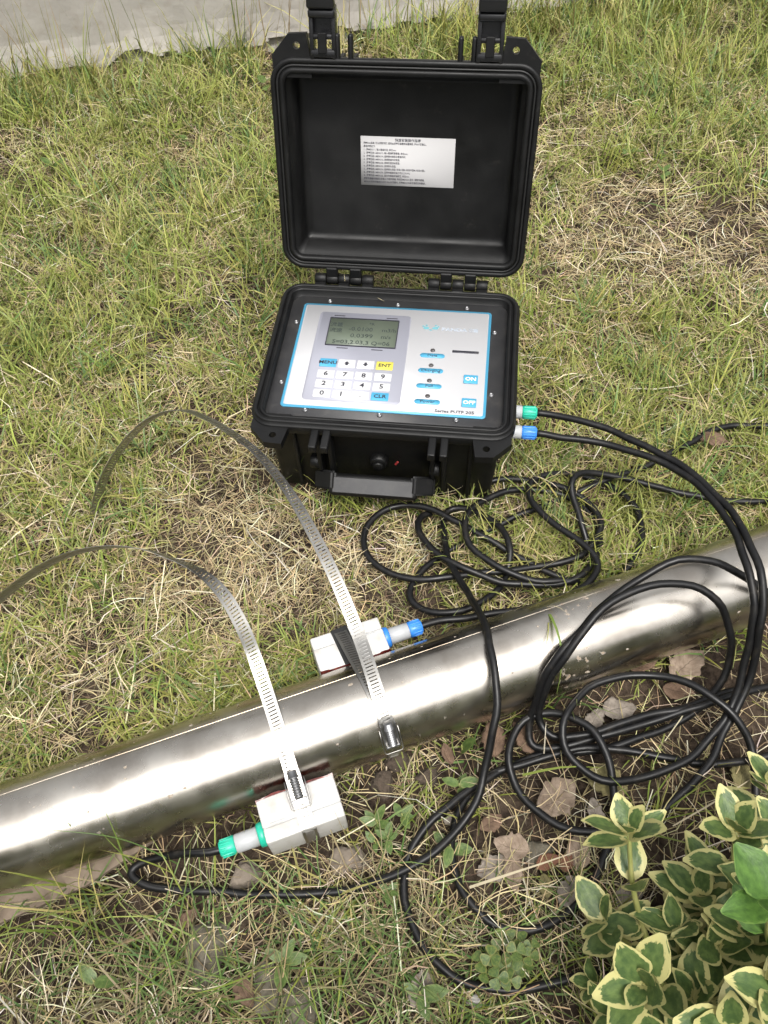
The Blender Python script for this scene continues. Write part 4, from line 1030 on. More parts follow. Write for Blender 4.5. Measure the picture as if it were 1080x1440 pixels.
build_clamp('perforated steel clamp round the green sensor, tail curving to the left edge', -0.106, -1, (0, -0.052, 0.026),
    [(360, 930), (340, 880), (310, 830), (275, 800), (240, 785), (200, 772), (150, 769), (100, 779), (60, 797), (0, 842), (-40, 880)], (360, 930, .098), (-40, 880, .002), -0.62, 0.0, (0.42, 0.22, -0.60))

# ================================================================== leaves of every kind
def leaf_mesh(name, L, Wd, curl, fold, shape=1.0, serr=0.0, seed=0, nu=9, nv=7):
    """leaf blade from the origin along +y, face up +z; 'edge' attribute = distance from the margin (0..1)"""
    rnd = random.Random(seed); V = []; E = []; U = []
    for j in range(nu + 1):
        t = j / nu
        hw = Wd / 2 * (math.sin(math.pi * min(1, t ** shape * 0.97 + 0.03)) ** 0.75) * (1 + serr * (rnd.random() - 0.5))
        if j == 0: hw = Wd * 0.05
        if j == nu: hw = Wd * 0.06
        y = L * t
        for i in range(nv):
            u = -1 + 2 * i / (nv - 1); x = u * hw
            z = -curl * L * (t ** 2) + fold * abs(x) * 1.0 + 0.02 * L * math.sin(t * 7 + seed) * u * 0.5
            V.append((x, y, z)); E.append(min(1 - abs(u), min(t, 1 - t) * 1.9)); U.append((i / (nv - 1), t))
    Fc = [(j * nv + i, j * nv + i + 1, (j + 1) * nv + i + 1, (j + 1) * nv + i) for j in range(nu) for i in range(nv - 1)]
    me = mesh(name, V, Fc, True)
    a = me.attributes.new('edge', 'FLOAT', 'POINT'); a.data.foreach_set('value', E)
    uv = me.uv_layers.new(name='UVMap')
    uv.data.foreach_set('uv', [c for l in me.loops for c in U[l.vertex_index]])
    return me

def aim(d, up, roll=0.0):
    """rotation with +y along d and +z as near as possible to up"""
    d = Vector(d).normalized(); z = Vector(up) - d * Vector(up).dot(d)
    if z.length < 1e-4: z = d.orthogonal()
    z.normalize(); x = d.cross(z)
    m = Matrix((x, d, z)).transposed()
    return (m @ Matrix.Rotation(roll, 3, 'Y')).to_euler()

# ---------------- variegated shrub in the near corner
shrub_leaves = [leaf_mesh('shrub_leaf', 1.0, w_, c_, f_, 0.85, 0.10, k) for k, (w_, c_, f_) in enumerate([(0.60, 0.06, 0.22), (0.66, 0.14, 0.12), (0.56, -0.02, 0.30), (0.70, 0.20, 0.05), (0.60, 0.10, 0.15)])]
for me in shrub_leaves: me.materials.append(M['shrub_leaf'])
plain_leaf = leaf_mesh('plain_leaf', 1.0, 0.62, 0.08, 0.14, 0.85, 0.06, 9); plain_leaf.materials.append(M['plain_leaf'])
shrub_root = at(1010, 1370, 0.0)
shrub = empty('variegated_shrub', shrub_root)
tag(shrub, 'low shrub with green leaves edged in cream yellow', 'shrub')
def shoot(base, tip, pairs, size, rosette, seed, bare=0.25, plain=False):
    rnd = random.Random(seed); base = Vector(base); tip = Vector(tip)
    mid = (base + tip) / 2 + Vector((rnd.uniform(-.008, .008), rnd.uniform(-.008, .008), 0.006))
    P = catmull([base, mid, tip], 0.006)
    br = obj('branch', tube_mesh('branch', [p - shrub_root for p in P], lambda t: 0.0028 - 0.0012 * t, 7), M['stem'], shrub)
    ax = (tip - mid).normalized(); a0 = rnd.uniform(0, math.pi)
    e1 = ax.orthogonal().normalized(); e2 = ax.cross(e1)
    def put(p, a, open_, s):
        s = s * 1.18
        d = (e1 * math.cos(a) + e2 * math.sin(a)) * math.sin(open_) + ax * math.cos(open_)
        d = d + Vector((0, 0, 0.10))
        me = plain_leaf if plain else rnd.choice(shrub_leaves)
        o = obj('leaf', me, None, br, p - shrub_root + d.normalized() * 0.0015, aim(d, ax + Vector((0, 0, 0.25)), rnd.uniform(-.25, .25)))
        o.scale = (s * rnd.uniform(0.82, 1.15), s * rnd.uniform(0.85, 1.12), s * rnd.uniform(0.5, 1.6))
    for k in range(pairs):
        t = bare + (0.97 - bare) * k / max(1, pairs - 1); i = min(len(P) - 1, int(t * (len(P) - 1)))
        a = a0 + k * math.pi / 2 + rnd.uniform(-.25, .25); op = math.radians(82 - 30 * t + rnd.uniform(-16, 14)); s = size * (1.05 - 0.25 * t) * rnd.uniform(0.85, 1.12)
        put(P[i], a, op, s); put(P[i], a + math.pi + rnd.uniform(-.2, .2), op + rnd.uniform(-.15, .15), s * rnd.uniform(0.88, 1.1))
    for k in range(rosette):
        a = a0 + k * 2.4; op = math.radians(14 + 42 * (1 - k / rosette) + rnd.uniform(-6, 6)); put(P[-1], a, op, size * (0.60 + 0.28 * (1 - k / rosette)))
SH = shrub_root
def sp(px, py, z): return at(px, py, z)
for tip, bs, pairs, size, ros, seed, bare in [
    ((884, 1172, .145), (918, 1350, .035), 3, .034, 5, 1, .30),
    ((905, 1385, .130), (935, 1420, .010), 3, .036, 6, 2, .35),
    ((850, 1295, .065), (905, 1345, .015), 3, .032, 3, 3, .40),
    ((838, 1385, .045), (900, 1400, .010), 2, .026, 3, 4, .45),
    ((1035, 1170, .150), (1010, 1330, .030), 4, .035, 5, 5, .25),
    ((985, 1260, .080), (985, 1350, .015), 3, .036, 3, 6, .35),
    ((950, 1310, .075), (965, 1370, .010), 3, .034, 3, 7, .35),
    ((1010, 1330, .085), (1000, 1390, .015), 4, .036, 4, 8, .25),
    ((975, 1405, .075), (985, 1440, .010), 3, .036, 4, 9, .30),
    ((1075, 1260, .120), (1060, 1360, .020), 3, .038, 4, 10, .35),
    ((1085, 1105, .110), (1060, 1240, .020), 3, .036, 4, 11, .40),
    ((1050, 1310, .100), (1040, 1400, .015), 3, .036, 3, 12, .30),
    ((1030, 1450, .130), (1030, 1460, .010), 3, .038, 4, 13, .35),
    ((1100, 1400, .200), (1090, 1430, .020), 4, .040, 5, 14, .35),
    ((930, 1470, .090), (960, 1460, .010), 3, .034, 4, 15, .35),
    ((1120, 1190, .130), (1110, 1320, .020), 3, .038, 5, 16, .35),
    ((1140, 1330, .150), (1120, 1380, .020), 3, .038, 5, 17, .35),
    ((1000, 1235, .060), (1010, 1330, .010), 3, .034, 2, 18, .45),
    ((870, 1430, .050), (920, 1440, .010), 3, .032, 3, 19, .35),
    ((1170, 1440, .150), (1120, 1440, .020), 3, .038, 5, 20, .35)]:
    shoot(sp(*bs), sp(*tip), pairs, size, ros, seed, bare)
shoot(sp(1090, 1330, .10), sp(1085, 1265, .200), 2, .040, 2, 31, .6, True)

# ---------------- dry leaves, each lying where the photograph shows one
def dry_mesh(seed, L, Wd):
    me = leaf_mesh('dry_leaf', L, Wd, 0.04, 0.12, 0.9, 0.34, seed, 14, 9)
    rnd = random.Random(seed)
    a, b_, c = rnd.uniform(1, 3), rnd.uniform(1, 3), rnd.uniform(0, 6)
    for v in me.vertices:
        v.co.z += 0.07 * L * math.sin(a * v.co.y / L * 3 + c) * math.cos(b_ * v.co.x / Wd * 3) + 0.25 * L * (abs(v.co.x) / Wd) ** 3 * math.sin(v.co.y / L * 9 + c) + rnd.uniform(-.018, .018) * L
        v.co.x += rnd.uniform(-.02, .02) * Wd + 0.10 * Wd * math.sin(2.5 * v.co.y / L + c)
    me.update(); return me
DL = 'dry leaves on the soil'
def dry(px, py, L, Wd, ang, m, label, tilt=0.0, z=0.006, seed=None):
    p = at(px, py, z); seed = seed if seed is not None else int(px * 7 + py)
    a = math.radians(ang); d = Vector((math.cos(a), math.sin(a), tilt))
    L *= 0.9; Wd *= 0.88; z -= 0.002; me = dry_mesh(seed, L, Wd); me.materials.append(M[m])
    o = obj('dry_leaf', me, None, None, p - Vector((d.x, d.y, 0)) * L / 2, aim(d, (0, 0, 1)))
    md = o.modifiers.new('thickness', 'SOLIDIFY'); md.thickness = 0.0003
    tag(o, label, 'dry leaf', DL)
for a in [
    (719, 1188, .034, .026, 160, 'dry1', 'pale round dry leaf lying on top of two others beside the middle cable loop', .05, .012),
    (692, 1218, .032, .024, 200, 'dry3', 'pale dry leaf at the left of the overlapping three in the cable loop'),
    (724, 1226, .036, .018, -95, 'dry1', 'tan folded dry leaf hanging below the overlapping three in the cable loop', .0, .008),
    (772, 1213, .026, .014, 20, 'dry5', 'small rust orange dry leaf in the middle of the cable loop', .1, .008),
    (798, 1212, .020, .013, 60, 'dry5', 'small reddish leaf scrap right of the rust orange leaf'),
    (782, 1118, .050, .036, 30, 'dry1', 'large flat tan leaf inside the upper right cable ring', .0, .006),
    (838, 1147, .034, .018, 100, 'dry3', 'narrow greyish dry leaf next to the cable crossing above the shrub'),
    (816, 1197, .034, .022, 70, 'dry1', 'tan dry leaf against the inner side of the right cable curve'),
    (800, 1252, .030, .024, 40, 'dry3', 'whitish grey crumpled leaf low in the cable loop', .12, .008),
    (767, 1245, .022, .014, 100, 'dry4', 'little yellowish leaf below the rust orange one'),
    (692, 1040, .036, .026, 100, 'dry2', 'brown dry leaf behind the cable where it leaves the pipe', .15, .010),
    (735, 1038, .036, .020, 120, 'dry2', 'reddish brown leaf under the cable bundle by the pipe', .15, .010),
    (872, 997, .036, .026, 15, 'dry3', 'grey dry leaf inside the wide ring near the pipe'),
    (838, 1012, .030, .020, 60, 'dry3', 'smaller grey dry leaf at the left of the wide ring'),
    (968, 936, .052, .034, 30, 'dry1', 'large tan leaf between the pipe and the wide ring on the right'),
    (955, 972, .034, .022, -20, 'dry2', 'brown leaf pressed beside the cable bundle on the right'),
    (905, 930, .040, .024, 10, 'dry2', 'dark brown leaf tucked against the pipe on the right'),
    (1044, 1089, .034, .022, 80, 'dry4', 'yellow green fading leaf beside the right cable'),
    (1002, 620, .034, .022, -20, 'dry2', 'curled brown leaf on the lawn below the upper right cable', .25, .022),
    (850, 1100, .046, .030, 150, 'dry4', 'mottled yellow brown leaf crossed by the wide cable ring'),
    (885, 1260, .030, .022, 60, 'dry3', 'pale grey leaf half under the shrub edge'),
    (690, 1155, .026, .016, 30, 'dry2', 'little brown leaf between the cable strands left of the loop'),
    (640, 1150, .024, .013, 10, 'dry3', 'greyish scrap of leaf among the seedlings under the cables'),
    (630, 1060, .022, .012, 110, 'dry2', 'brown leaf standing near the pipe between clamp and cable', .35, .008),
    (345, 1395, .030, .017, -50, 'dry2', 'rusty brown curled leaf in the bottom grass', .2, .010),
    (590, 1390, .034, .022, 70, 'dry3', 'grey brown leaf left of the bottom cable loop'),
    (700, 1385, .020, .014, 40, 'dry2', 'small brown leaf under the clover by the bottom cable'),
    (262, 1290, .026, .013, 30, 'dry2', 'dark curled leaf below the near cable'),
]: dry(*a)

# ---------------- stones and clods
def stone(px, py, sx, sy, sz, rot, m, label, seed):
    rnd = random.Random(seed); bm = bmesh.new(); bmesh.ops.create_icosphere(bm, subdivisions=4, radius=1)
    K = [(Vector((rnd.gauss(0, 1), rnd.gauss(0, 1), rnd.gauss(0, 1))).normalized(), rnd.uniform(0.55, 0.92)) for _ in range(15)]
    f1 = [Vector((rnd.gauss(0, 5), rnd.gauss(0, 5), rnd.gauss(0, 5))) for _ in range(6)]
    for v in bm.verts:
        d = v.co.normalized(); r = 1.0
        for k, h in K:
            c = d.dot(k)
            if c > 0.01: r = min(r, h / c)
        r += rnd.uniform(-.03, .03) + 0.045 * sum(math.sin(d.dot(k)) for k in f1) / 2
        v.co = Vector((d.x * r * sx, d.y * r * sy, d.z * r * sz))
    smooth(bm, 0.35)
    p = at(px, py, sz * 0.3)
    o = obj('stone', bm, M[m], None, (p.x, p.y, sz * 0.05), (0, 0, math.radians(rot))); tag(o, label, 'stone', 'stones by the pipe')
for a in [(491, 1207, .018, .017, .012, 10, 'stone', 'beige clod of earth next to the green sensor', 1), (292, 1332, .020, .032, .006, -8, 'stone2', 'flat greenish grey stone in the grass below the near cable', 2),
    (345, 1231, .017, .014, .007, 20, 'stone', 'flat brown stone between the near cable and the green gland', 3), (372, 1388, .022, .019, .007, 60, 'stone2', 'grey brown stone half buried in the bottom grass', 4),
    (424, 1412, .018, .021, .006, 30, 'stone2', 'dark grey stone at the bottom edge', 5), (760, 1200, .017, .013, .006, 30, 'stone2', 'slate grey stone under the dry leaves in the loop', 6),
    (560, 1068, .014, .010, .009, 0, 'soilc', 'dark clod of soil under the pipe by the blue sensor clamp', 7), (600, 1092, .012, .010, .008, 40, 'soilc', 'small dark clod left of the seedlings', 8), (540, 1100, .016, .012, .010, 70, 'soilc', 'large dark clod between the sensor and the clamp screw', 9),
    (55, 1368, .006, .006, .005, 0, 'stone2', 'tiny round grey pebble near the left edge', 10), (668, 1407, .008, .006, .005, 0, 'stone3', 'small whitish pebble by the bottom cable', 11)]:
    if a[6] == 'soilc' and 'soilc' not in M: M['soilc'] = mat('soil_clod', (0.075, 0.055, 0.04), 0.95, noise=(120, (0.04, 0.03, 0.02), 0.35, 0.7), bump=(300, 0.8, 0.003))
    if a[6] == 'stone3' and 'stone3' not in M: M['stone3'] = mat('pale_stone', (0.45, 0.43, 0.40), 0.9, noise=(200, (0.25, 0.24, 0.22), 0.4, 0.7))
    stone(*a)

# ---------------- board under the pipe on the left
bp0, bp1 = at(-60, 1303, .006), at(232, 1183, .006)
bd = bp1 - bp0; bm = bmesh.new()
Lb = bd.length
pts = [(0, -0.013), (Lb * 0.6, -0.011), (Lb * 0.98, 0.004), (Lb, 0.012), (Lb * 0.9, 0.018), (0, 0.030)]
prism(bm, pts, 0, 0.004); 
board = obj('wooden_slat', bm, M['wood'], None, (bp0.x, bp0.y, 0.006), (0, 0, math.atan2(bd.y, bd.x))); tag(board, 'thin tan wooden slat wedged under the left of the pipe', 'slat')

# ---------------- small weeds
weed_leaf = leaf_mesh('weed_leaf', 1.0, 0.55, 0.12, 0.10, 0.8, 0.15, 4); weed_leaf.materials.append(M['weed'])
clover_leaf = leaf_mesh('clover_leaflet', 1.0, 1.05, 0.05, 0.16, 1.5, 0.0, 5)
for v in clover_leaf.vertices: v.co.y -= 0.22 * max(0, v.co.y - 0.5) * max(0, 1 - abs(v.co.x) / 0.28)
clover_leaf.materials.append(M['clover'])
def weed(px, py, n, size, label, seed, up=0.5, group='broadleaf weeds'):
    rnd = random.Random(seed); p = at(px, py, 0.004); r = empty('weed_plant', p); tag(r, label, 'weed', group)
    hgt = size * 0.6
    obj('stem', tube_mesh('stem', [Vector((0, 0, -0.004)), Vector((0.001, 0, hgt * 0.5)), Vector((0, 0.001, hgt))], 0.0007, 5), M['stem'], r)
    for k in range(n):
        a = k * 2.4 + rnd.uniform(-.4, .4); e = up * rnd.uniform(0.3, 1.2); d = Vector((math.cos(a), math.sin(a), e)); s = 0.8 * size * rnd.uniform(0.7, 1.15)
        o = obj('leaf', weed_leaf, None, r, (0, 0, hgt * rnd.uniform(0.2, 1.0)), aim(d, (0, 0, 1), rnd.uniform(-.4, .4))); o.scale = (s, s, s)
for a in [(530, 1160, 5, .018, 'pale green seedling nearest to the green sensor', 1), (545, 1182, 4, .019, 'light green seedling below the one beside the sensor', 2), (565, 1150, 4, .016, 'small seedling right of the green sensor', 3),
    (527, 1187, 3, .014, 'tiny seedling above the near cable', 4), (645, 1110, 4, .022, 'green seedling tucked left of the cable crossing', 5), (648, 1060, 1, .034, 'single upright narrow green leaf below the pipe', 6, 2.2),
    (632, 1195, 3, .026, 'bright green seedling inside the cable crossing', 7), (545, 1258, 4, .018, 'yellowish seedling under the near cable', 8), (142, 1385, 2, .034, 'broad pale green leaf low in the bottom left grass', 9, .3),
    (400, 1352, 4, .026, 'small broadleaf weed below the near cable in the middle', 10, .4), (78, 245, 3, .034, 'three leaved weed standing in the lawn at upper left', 11, .9), (265, 205, 3, .022, 'round leaved weed left of the lid', 12, .4),
    (375, 130, 3, .036, 'broad weed by the upper left corner of the lid', 13, .6), (885, 225, 5, .024, 'yellow green weed on the lawn right of the lid', 14, .4), (930, 250, 4, .020, 'small weed beside the yellow green one right of the lid', 15, .4), (990, 145, 4, .022, 'pale weed in the upper right lawn', 16, .4),
    (590, 1400, 3, .026, 'seedling at the left of the bottom cable loop', 17, .4)]: weed(*a)
cl = empty('clover_patch', at(712, 1348, 0.0)); tag(cl, 'clump of yellow green clover inside the bottom cable loop', 'clover')
rnd = random.Random(8); c0 = at(712, 1348, 0.0)
for px, py, s in [(735, 1325, .0115), (748, 1332, .0095), (705, 1322, .012), (720, 1322, .011), (690, 1345, .0115), (678, 1352, .012), (700, 1352, .010), (722, 1348, .012), (735, 1358, .0115), (712, 1362, .011), (700, 1375, .0115), (718, 1378, .0115), (683, 1368, .0110), (745, 1345, .010), (726, 1338, .011)]:
    z = rnd.uniform(.014, .032); p = at(px, py, z) - c0
    st = obj('stalk', tube_mesh('stalk', [Vector((p.x * .6, p.y * .6, -0.004)), Vector((p.x * .9, p.y * .9, z * .6)), p], 0.0006, 5), M['stem'], cl)
    a0 = rnd.uniform(0, 6)
    for k in range(3):
        a = a0 + k * 2.094; d = Vector((math.cos(a), math.sin(a), rnd.uniform(-.25, .45))); o = obj('leaflet', clover_leaf, None, st, p, aim(d, (0, 0, 1), rnd.uniform(-.2, .2))); s2 = s * 0.80; o.scale = (s2, s2, s2)

# ================================================================== grass
def colours(n, table, jit=0.12):
    t = np.array(table); i = RNG.integers(0, len(t), n); c = t[i] * (1 + RNG.normal(0, jit, (n, 1)))
    return np.clip(c * (1 + RNG.normal(0, 0.05, (n, 3))), 0.004, 0.9)
def blades(x, y, z, L, az, el, droop, wid, col, bend, tipcol=None):
    """curved tapering blades, three segments each -> verts, quads, tris, colours"""
    n = len(x); P = [np.stack([x, y, z], 1)]; e = el.copy(); a = az.copy(); dirs = []
    for k in range(3):
        d = np.stack([np.cos(a) * np.cos(e), np.sin(a) * np.cos(e), np.sin(e)], 1); dirs.append(d)
        P.append(P[-1] + d * (L / 3)[:, None]); e = e - droop; a = a + bend
    roll = RNG.normal(0, 0.5, n)
    side = np.stack([-np.sin(az) * np.cos(roll), np.cos(az) * np.cos(roll), np.sin(roll)], 1)
    g = 0.0015 + RNG.random(n) * 0.004
    for k in (1, 2, 3):
        gz = ground_h(P[k][:, 0], P[k][:, 1]); P[k][:, 2] = np.maximum(P[k][:, 2], gz + g)
    V = np.zeros((n, 7, 3)); ws = (0.8, 1.0, 0.7)
    for k in range(3):
        o = side * (wid * ws[k] / 2)[:, None]; V[:, 2 * k] = P[k] - o; V[:, 2 * k + 1] = P[k] + o
    V[:, 6] = P[3]
    b = (np.arange(n) * 7)[:, None]
    q = np.concatenate([b + np.array([[0, 1, 3, 2]]), b + np.array([[2, 3, 5, 4]])]); t = b + np.array([[4, 5, 6]])
    C = np.repeat(col[:, None, :], 7, 1)
    if tipcol is not None:
        C[:, 6] = tipcol; C[:, 4:6] = (C[:, 4:6] * 2 + tipcol[:, None, :]) / 3
    return V.reshape(-1, 3), q, t, C.reshape(-1, 3)
def grass_obj(name, label, parts, m):
    Vs, Qs, Ts, Cs = [], [], [], []; off = 0
    for V, q, t, C in parts:
        Vs.append(V); Qs.append(q + off); Ts.append(t + off); Cs.append(C); off += len(V)
    V = np.concatenate(Vs); me = np_mesh(name, V, [np.concatenate(Qs), np.concatenate(Ts)], True)
    C = np.concatenate(Cs); a = me.color_attributes.new('tint', 'FLOAT_COLOR', 'POINT')
    a.data.foreach_set('color', np.concatenate([C, np.ones((len(C), 1))], 1).astype(np.float32).ravel())
    o = obj(name, me, m); tag(o, label, 'grass', kind='stuff'); return o
STRAW = [(0.45, 0.37, 0.215), (0.39, 0.31, 0.17), (0.51, 0.43, 0.27), (0.32, 0.245, 0.135), (0.43, 0.36, 0.195), (0.35, 0.29, 0.165)]
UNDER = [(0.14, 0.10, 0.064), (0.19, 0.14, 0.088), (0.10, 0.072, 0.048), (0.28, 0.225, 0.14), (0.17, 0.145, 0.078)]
PALE = [(0.57, 0.505, 0.37), (0.51, 0.445, 0.31), (0.61, 0.555, 0.44)]
GREEN = [(0.190, 0.235, 0.045), (0.240, 0.275, 0.058), (0.150, 0.200, 0.038), (0.290, 0.300, 0.080), (0.220, 0.260, 0.062), (0.320, 0.315, 0.100)]
DEEP = [(0.085, 0.155, 0.045), (0.115, 0.190, 0.055), (0.07, 0.125, 0.038), (0.15, 0.22, 0.072)]
FLAX = [(0.35, 0.315, 0.125), (0.40, 0.35, 0.145), (0.31, 0.30, 0.11)]

def in_things(x, y, m=0.0):
    lx, ly = case_local(x, y)
    c = (np.abs(lx) < CASE_W / 2 - 0.014 + m) & (ly > 0.012 - m) & (ly < CASE_D - 0.012 + m)
    s, p = pipe_sp(x, y)
    return c | (np.abs(p) < PIPE_R * 0.72) | (wall_dist(x, y) > 0.0)
def region(n, tight=True):
    """random roots; dense where the photograph looks, thinner outside it"""
    y = RNG.uniform(-0.12, 1.85, n); half = 0.40 + y * 0.30 + 0.05
    x = RNG.uniform(-1, 1, n) * half
    return x, y
def margin(n):
    x = RNG.uniform(-1.7, 1.8, n); y = RNG.uniform(-0.5, 1.9, n); half = 0.45 + y * 0.30
    k = (np.abs(x) > half) | (y < -0.12); return x[k], y[k]
def soft(a, lo, hi): return np.clip((a - lo) / (hi - lo), 0, 1)
def worn(x, y):
    """1 on the trampled soil in front of the pipe, 0 on the lawn"""
    s, p = pipe_sp(x, y); w_ = soft(-p, 0.02, 0.045)
    right = soft(s, -0.05, 0.06); lower = soft(-p, 0.075, 0.14)
    left = (1 - right) * (1 - lower * 0.97)
    return np.clip(w_ * np.maximum(left, right * (1 - 0.25 * lower)), 0, 1)
def lush(x, y):
    """how green the lawn is: left and far right thick and green, worn and strawy between the case, the clamps and the pipe"""
    b = lambda cx, cy, r, k: k * np.exp(-((x - cx) ** 2 + (y - cy) ** 2) / r ** 2)
    bias = b(-0.45, 1.0, 0.35, 0.20) + b(0.45, 1.5, 0.28, 0.22) + b(0.28, 0.58, 0.14, 0.10) + b(-0.15, 0.47, 0.16, -0.26) + b(0.5, 1.02, 0.22, -0.05) + b(-0.22, 0.85, 0.12, -0.14) + b(-0.33, 0.62, 0.12, 0.06)
    return np.clip(0.58 * n_a(x, y) + 0.42 * n_d(x + 5, y) + bias, 0, 1)

def straw_layer(x, y, kmin, kmax, hz, elmax, table, keep, wmul=1.0):
    k = (~in_things(x, y)) & (RNG.random(len(x)) < keep(x, y)); x, y = x[k], y[k]; n = len(x)
    L = RNG.uniform(kmin, kmax, n); z = ground_h(x, y) + RNG.random(n) ** 1.5 * hz
    el = np.radians(RNG.uniform(-8, elmax, n))
    return blades(x, y, z, L, RNG.uniform(0, 2 * math.pi, n), el, RNG.normal(0.10, 0.16, n), RNG.uniform(0.0006, 0.00115, n) * wmul, colours(n, table, 0.18), RNG.normal(0, 0.28, n))
def tuft_layer(nt_, per, spread, Lr, elr, wr, table, keep, lean=0.6, tips=True, pos=None):
    tx, ty = region(nt_) if pos is None else pos(nt_)
    k = (RNG.random(len(tx)) < keep(tx, ty)); tx, ty = tx[k], ty[k]; m_ = len(tx)
    la = RNG.uniform(0, 2 * math.pi, m_); sc_ = RNG.uniform(0.7, 1.25, m_); cc = colours(m_, table, 0.10)
    i = np.repeat(np.arange(m_), per); n = len(i)
    x = tx[i] + RNG.normal(0, spread, n); y = ty[i] + RNG.normal(0, spread, n)
    k = ~in_things(x, y, 0.002); i, x, y = i[k], x[k], y[k]; n = len(i)
    az = np.where(RNG.random(n) < lean, la[i] + RNG.normal(0, 0.7, n), RNG.uniform(0, 2 * math.pi, n))
    L = RNG.uniform(*Lr, n) * sc_[i]; el = np.radians(RNG.uniform(*elr, n))
    c = np.clip(cc[i] * (1 + RNG.normal(0, 0.10, (n, 1))), 0.01, 0.9)
    tip = np.clip(c * 0.5 + colours(n, FLAX) * 0.5, 0, 0.9) if tips else None
    return blades(x, y, ground_h(x, y) - 0.001, L, az, el, RNG.normal(0.22, 0.14, n), RNG.uniform(*wr, n), c, RNG.normal(0, 0.12, n), tip)

lawn = lambda x, y: (1 - 0.985 * worn(x, y))
n_g, n_h = Noise(31, 0.035), Noise(32, 0.014)
def gaps(x, y): return soft(0.6 * n_g(x, y) + 0.4 * n_h(x, y), 0.32, 0.56)           # bald spots between the tufts
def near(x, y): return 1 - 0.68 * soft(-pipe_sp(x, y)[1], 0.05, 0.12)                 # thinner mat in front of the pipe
# --- dry straw
S = []
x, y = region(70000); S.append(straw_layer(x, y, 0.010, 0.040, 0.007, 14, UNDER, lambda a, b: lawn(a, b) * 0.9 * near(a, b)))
x, y = region(105000); S.append(straw_layer(x, y, 0.010, 0.040, 0.015, 30, STRAW, lambda a, b: lawn(a, b) * gaps(a, b) * near(a, b) ** 2))
x, y = region(26000); S.append(straw_layer(x, y, 0.022, 0.075, 0.018, 18, UNDER[3:] + STRAW[3:] + UNDER[:2], lambda a, b: lawn(a, b) * (1.47 - 1.47 * near(a, b)) * 0.9 * soft(n_g(a, b), 0.2, 0.6), 0.9))  # browner litter before the pipe, its dark colour standing in for foreground shade
x, y = region(36000); S.append(straw_layer(x, y, 0.015, 0.055, 0.020, 36, PALE + STRAW[:3], lambda a, b: lawn(a, b) * (1.05 - 0.85 * lush(a, b)) * gaps(a, b)))
x, y = region(60000); S.append(straw_layer(x, y, 0.018, 0.060, 0.012, 14, UNDER[3:] + STRAW + PALE[:2], lambda a, b: worn(a, b) * np.clip(0.03 + 1.5 * (n_d(a, b) - 0.40), 0.02, 0.55), 0.85))
x, y = region(600); S.append(straw_layer(x, y, 0.05, 0.12, 0.026, 12, PALE, lambda a, b: np.full(len(a), 0.8), 1.4))
def pos_px(boxes, n):
    P = []
    for k in range(n):
        x0, y0, x1, y1 = boxes[k % len(boxes)]; P.append(at(RNG.uniform(x0, x1), RNG.uniform(y0, y1), 0.01))
    return np.array([p.x for p in P]), np.array([p.y for p in P])
# strands that have worked their way over the cables and the litter
x, y = pos_px([(520, 680, 900, 860), (560, 1050, 900, 1330), (560, 1180, 860, 1400), (780, 950, 1080, 1180), (160, 1190, 620, 1270)], 800); S.append(straw_layer(x, y, 0.02, 0.065, 0.030, 20, STRAW + UNDER[3:] + PALE[:1], lambda a, b: np.full(len(a), 0.9), 0.9))
x, y = margin(60000); S.append(straw_layer(x, y, 0.015, 0.055, 0.013, 30, STRAW, lambda a, b: np.full(len(a), 0.9), 1.4))
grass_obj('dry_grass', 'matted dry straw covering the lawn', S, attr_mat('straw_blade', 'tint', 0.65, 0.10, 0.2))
# --- green blades
G = []
G.append(tuft_layer(9500, 10, 0.008, (0.013, 0.042), (25, 80), (0.0011, 0.0020), GREEN, lambda a, b: lawn(a, b) * near(a, b) ** 2 * soft(lush(a, b), 0.23, 0.62)))
G.append(tuft_layer(4600, 9, 0.009, (0.025, 0.068), (32, 80), (0.0012, 0.0024), GREEN + DEEP[:2], lambda a, b: lawn(a, b) * near(a, b) ** 1.5 * soft(lush(a, b), 0.38, 0.68)))
G.append(tuft_layer(3600, 6, 0.014, (0.014, 0.042), (8, 50), (0.0008, 0.0015), FLAX + GREEN[:3], lambda a, b: lawn(a, b) * 0.8 * near(a, b)))
G.append(tuft_layer(600, 5, 0.010, (0.015, 0.040), (10, 60), (0.0008, 0.0016), GREEN, lambda a, b: worn(a, b) * 0.3))
# longer, darker grass at the bottom left, below the near cable
def pos_bl(n):
    P = [at(RNG.uniform(-60, 600), RNG.uniform(1250, 1480), 0) for _ in range(n)]; return np.array([p.x for p in P]), np.array([p.y for p in P])
G.append(tuft_layer(130, 7, 0.010, (0.035, 0.100), (15, 70), (0.0009, 0.0018), DEEP + UNDER[3:] + GREEN[:1], lambda a, b: lawn(a, b), pos=pos_bl))
def pos_lp(n):
    return pos_px([(-60, 1235, 200, 1300), (-60, 1265, 320, 1330)], n)
G.append(tuft_layer(16, 6, 0.008, (0.045, 0.105), (35, 78), (0.0010, 0.0021), DEEP + GREEN[:3] + FLAX[:1], lambda a, b: np.full(len(a), 1.0), pos=pos_lp))
def pos_br(n):
    P = [at(RNG.uniform(600, 900), RNG.uniform(1230, 1480), 0) for _ in range(n)]; return np.array([p.x for p in P]), np.array([p.y for p in P])
G.append(tuft_layer(90, 5, 0.010, (0.030, 0.070), (10, 50), (0.0009, 0.0018), DEEP + GREEN[:2], lambda a, b: np.full(len(a), 0.8), pos=pos_br))
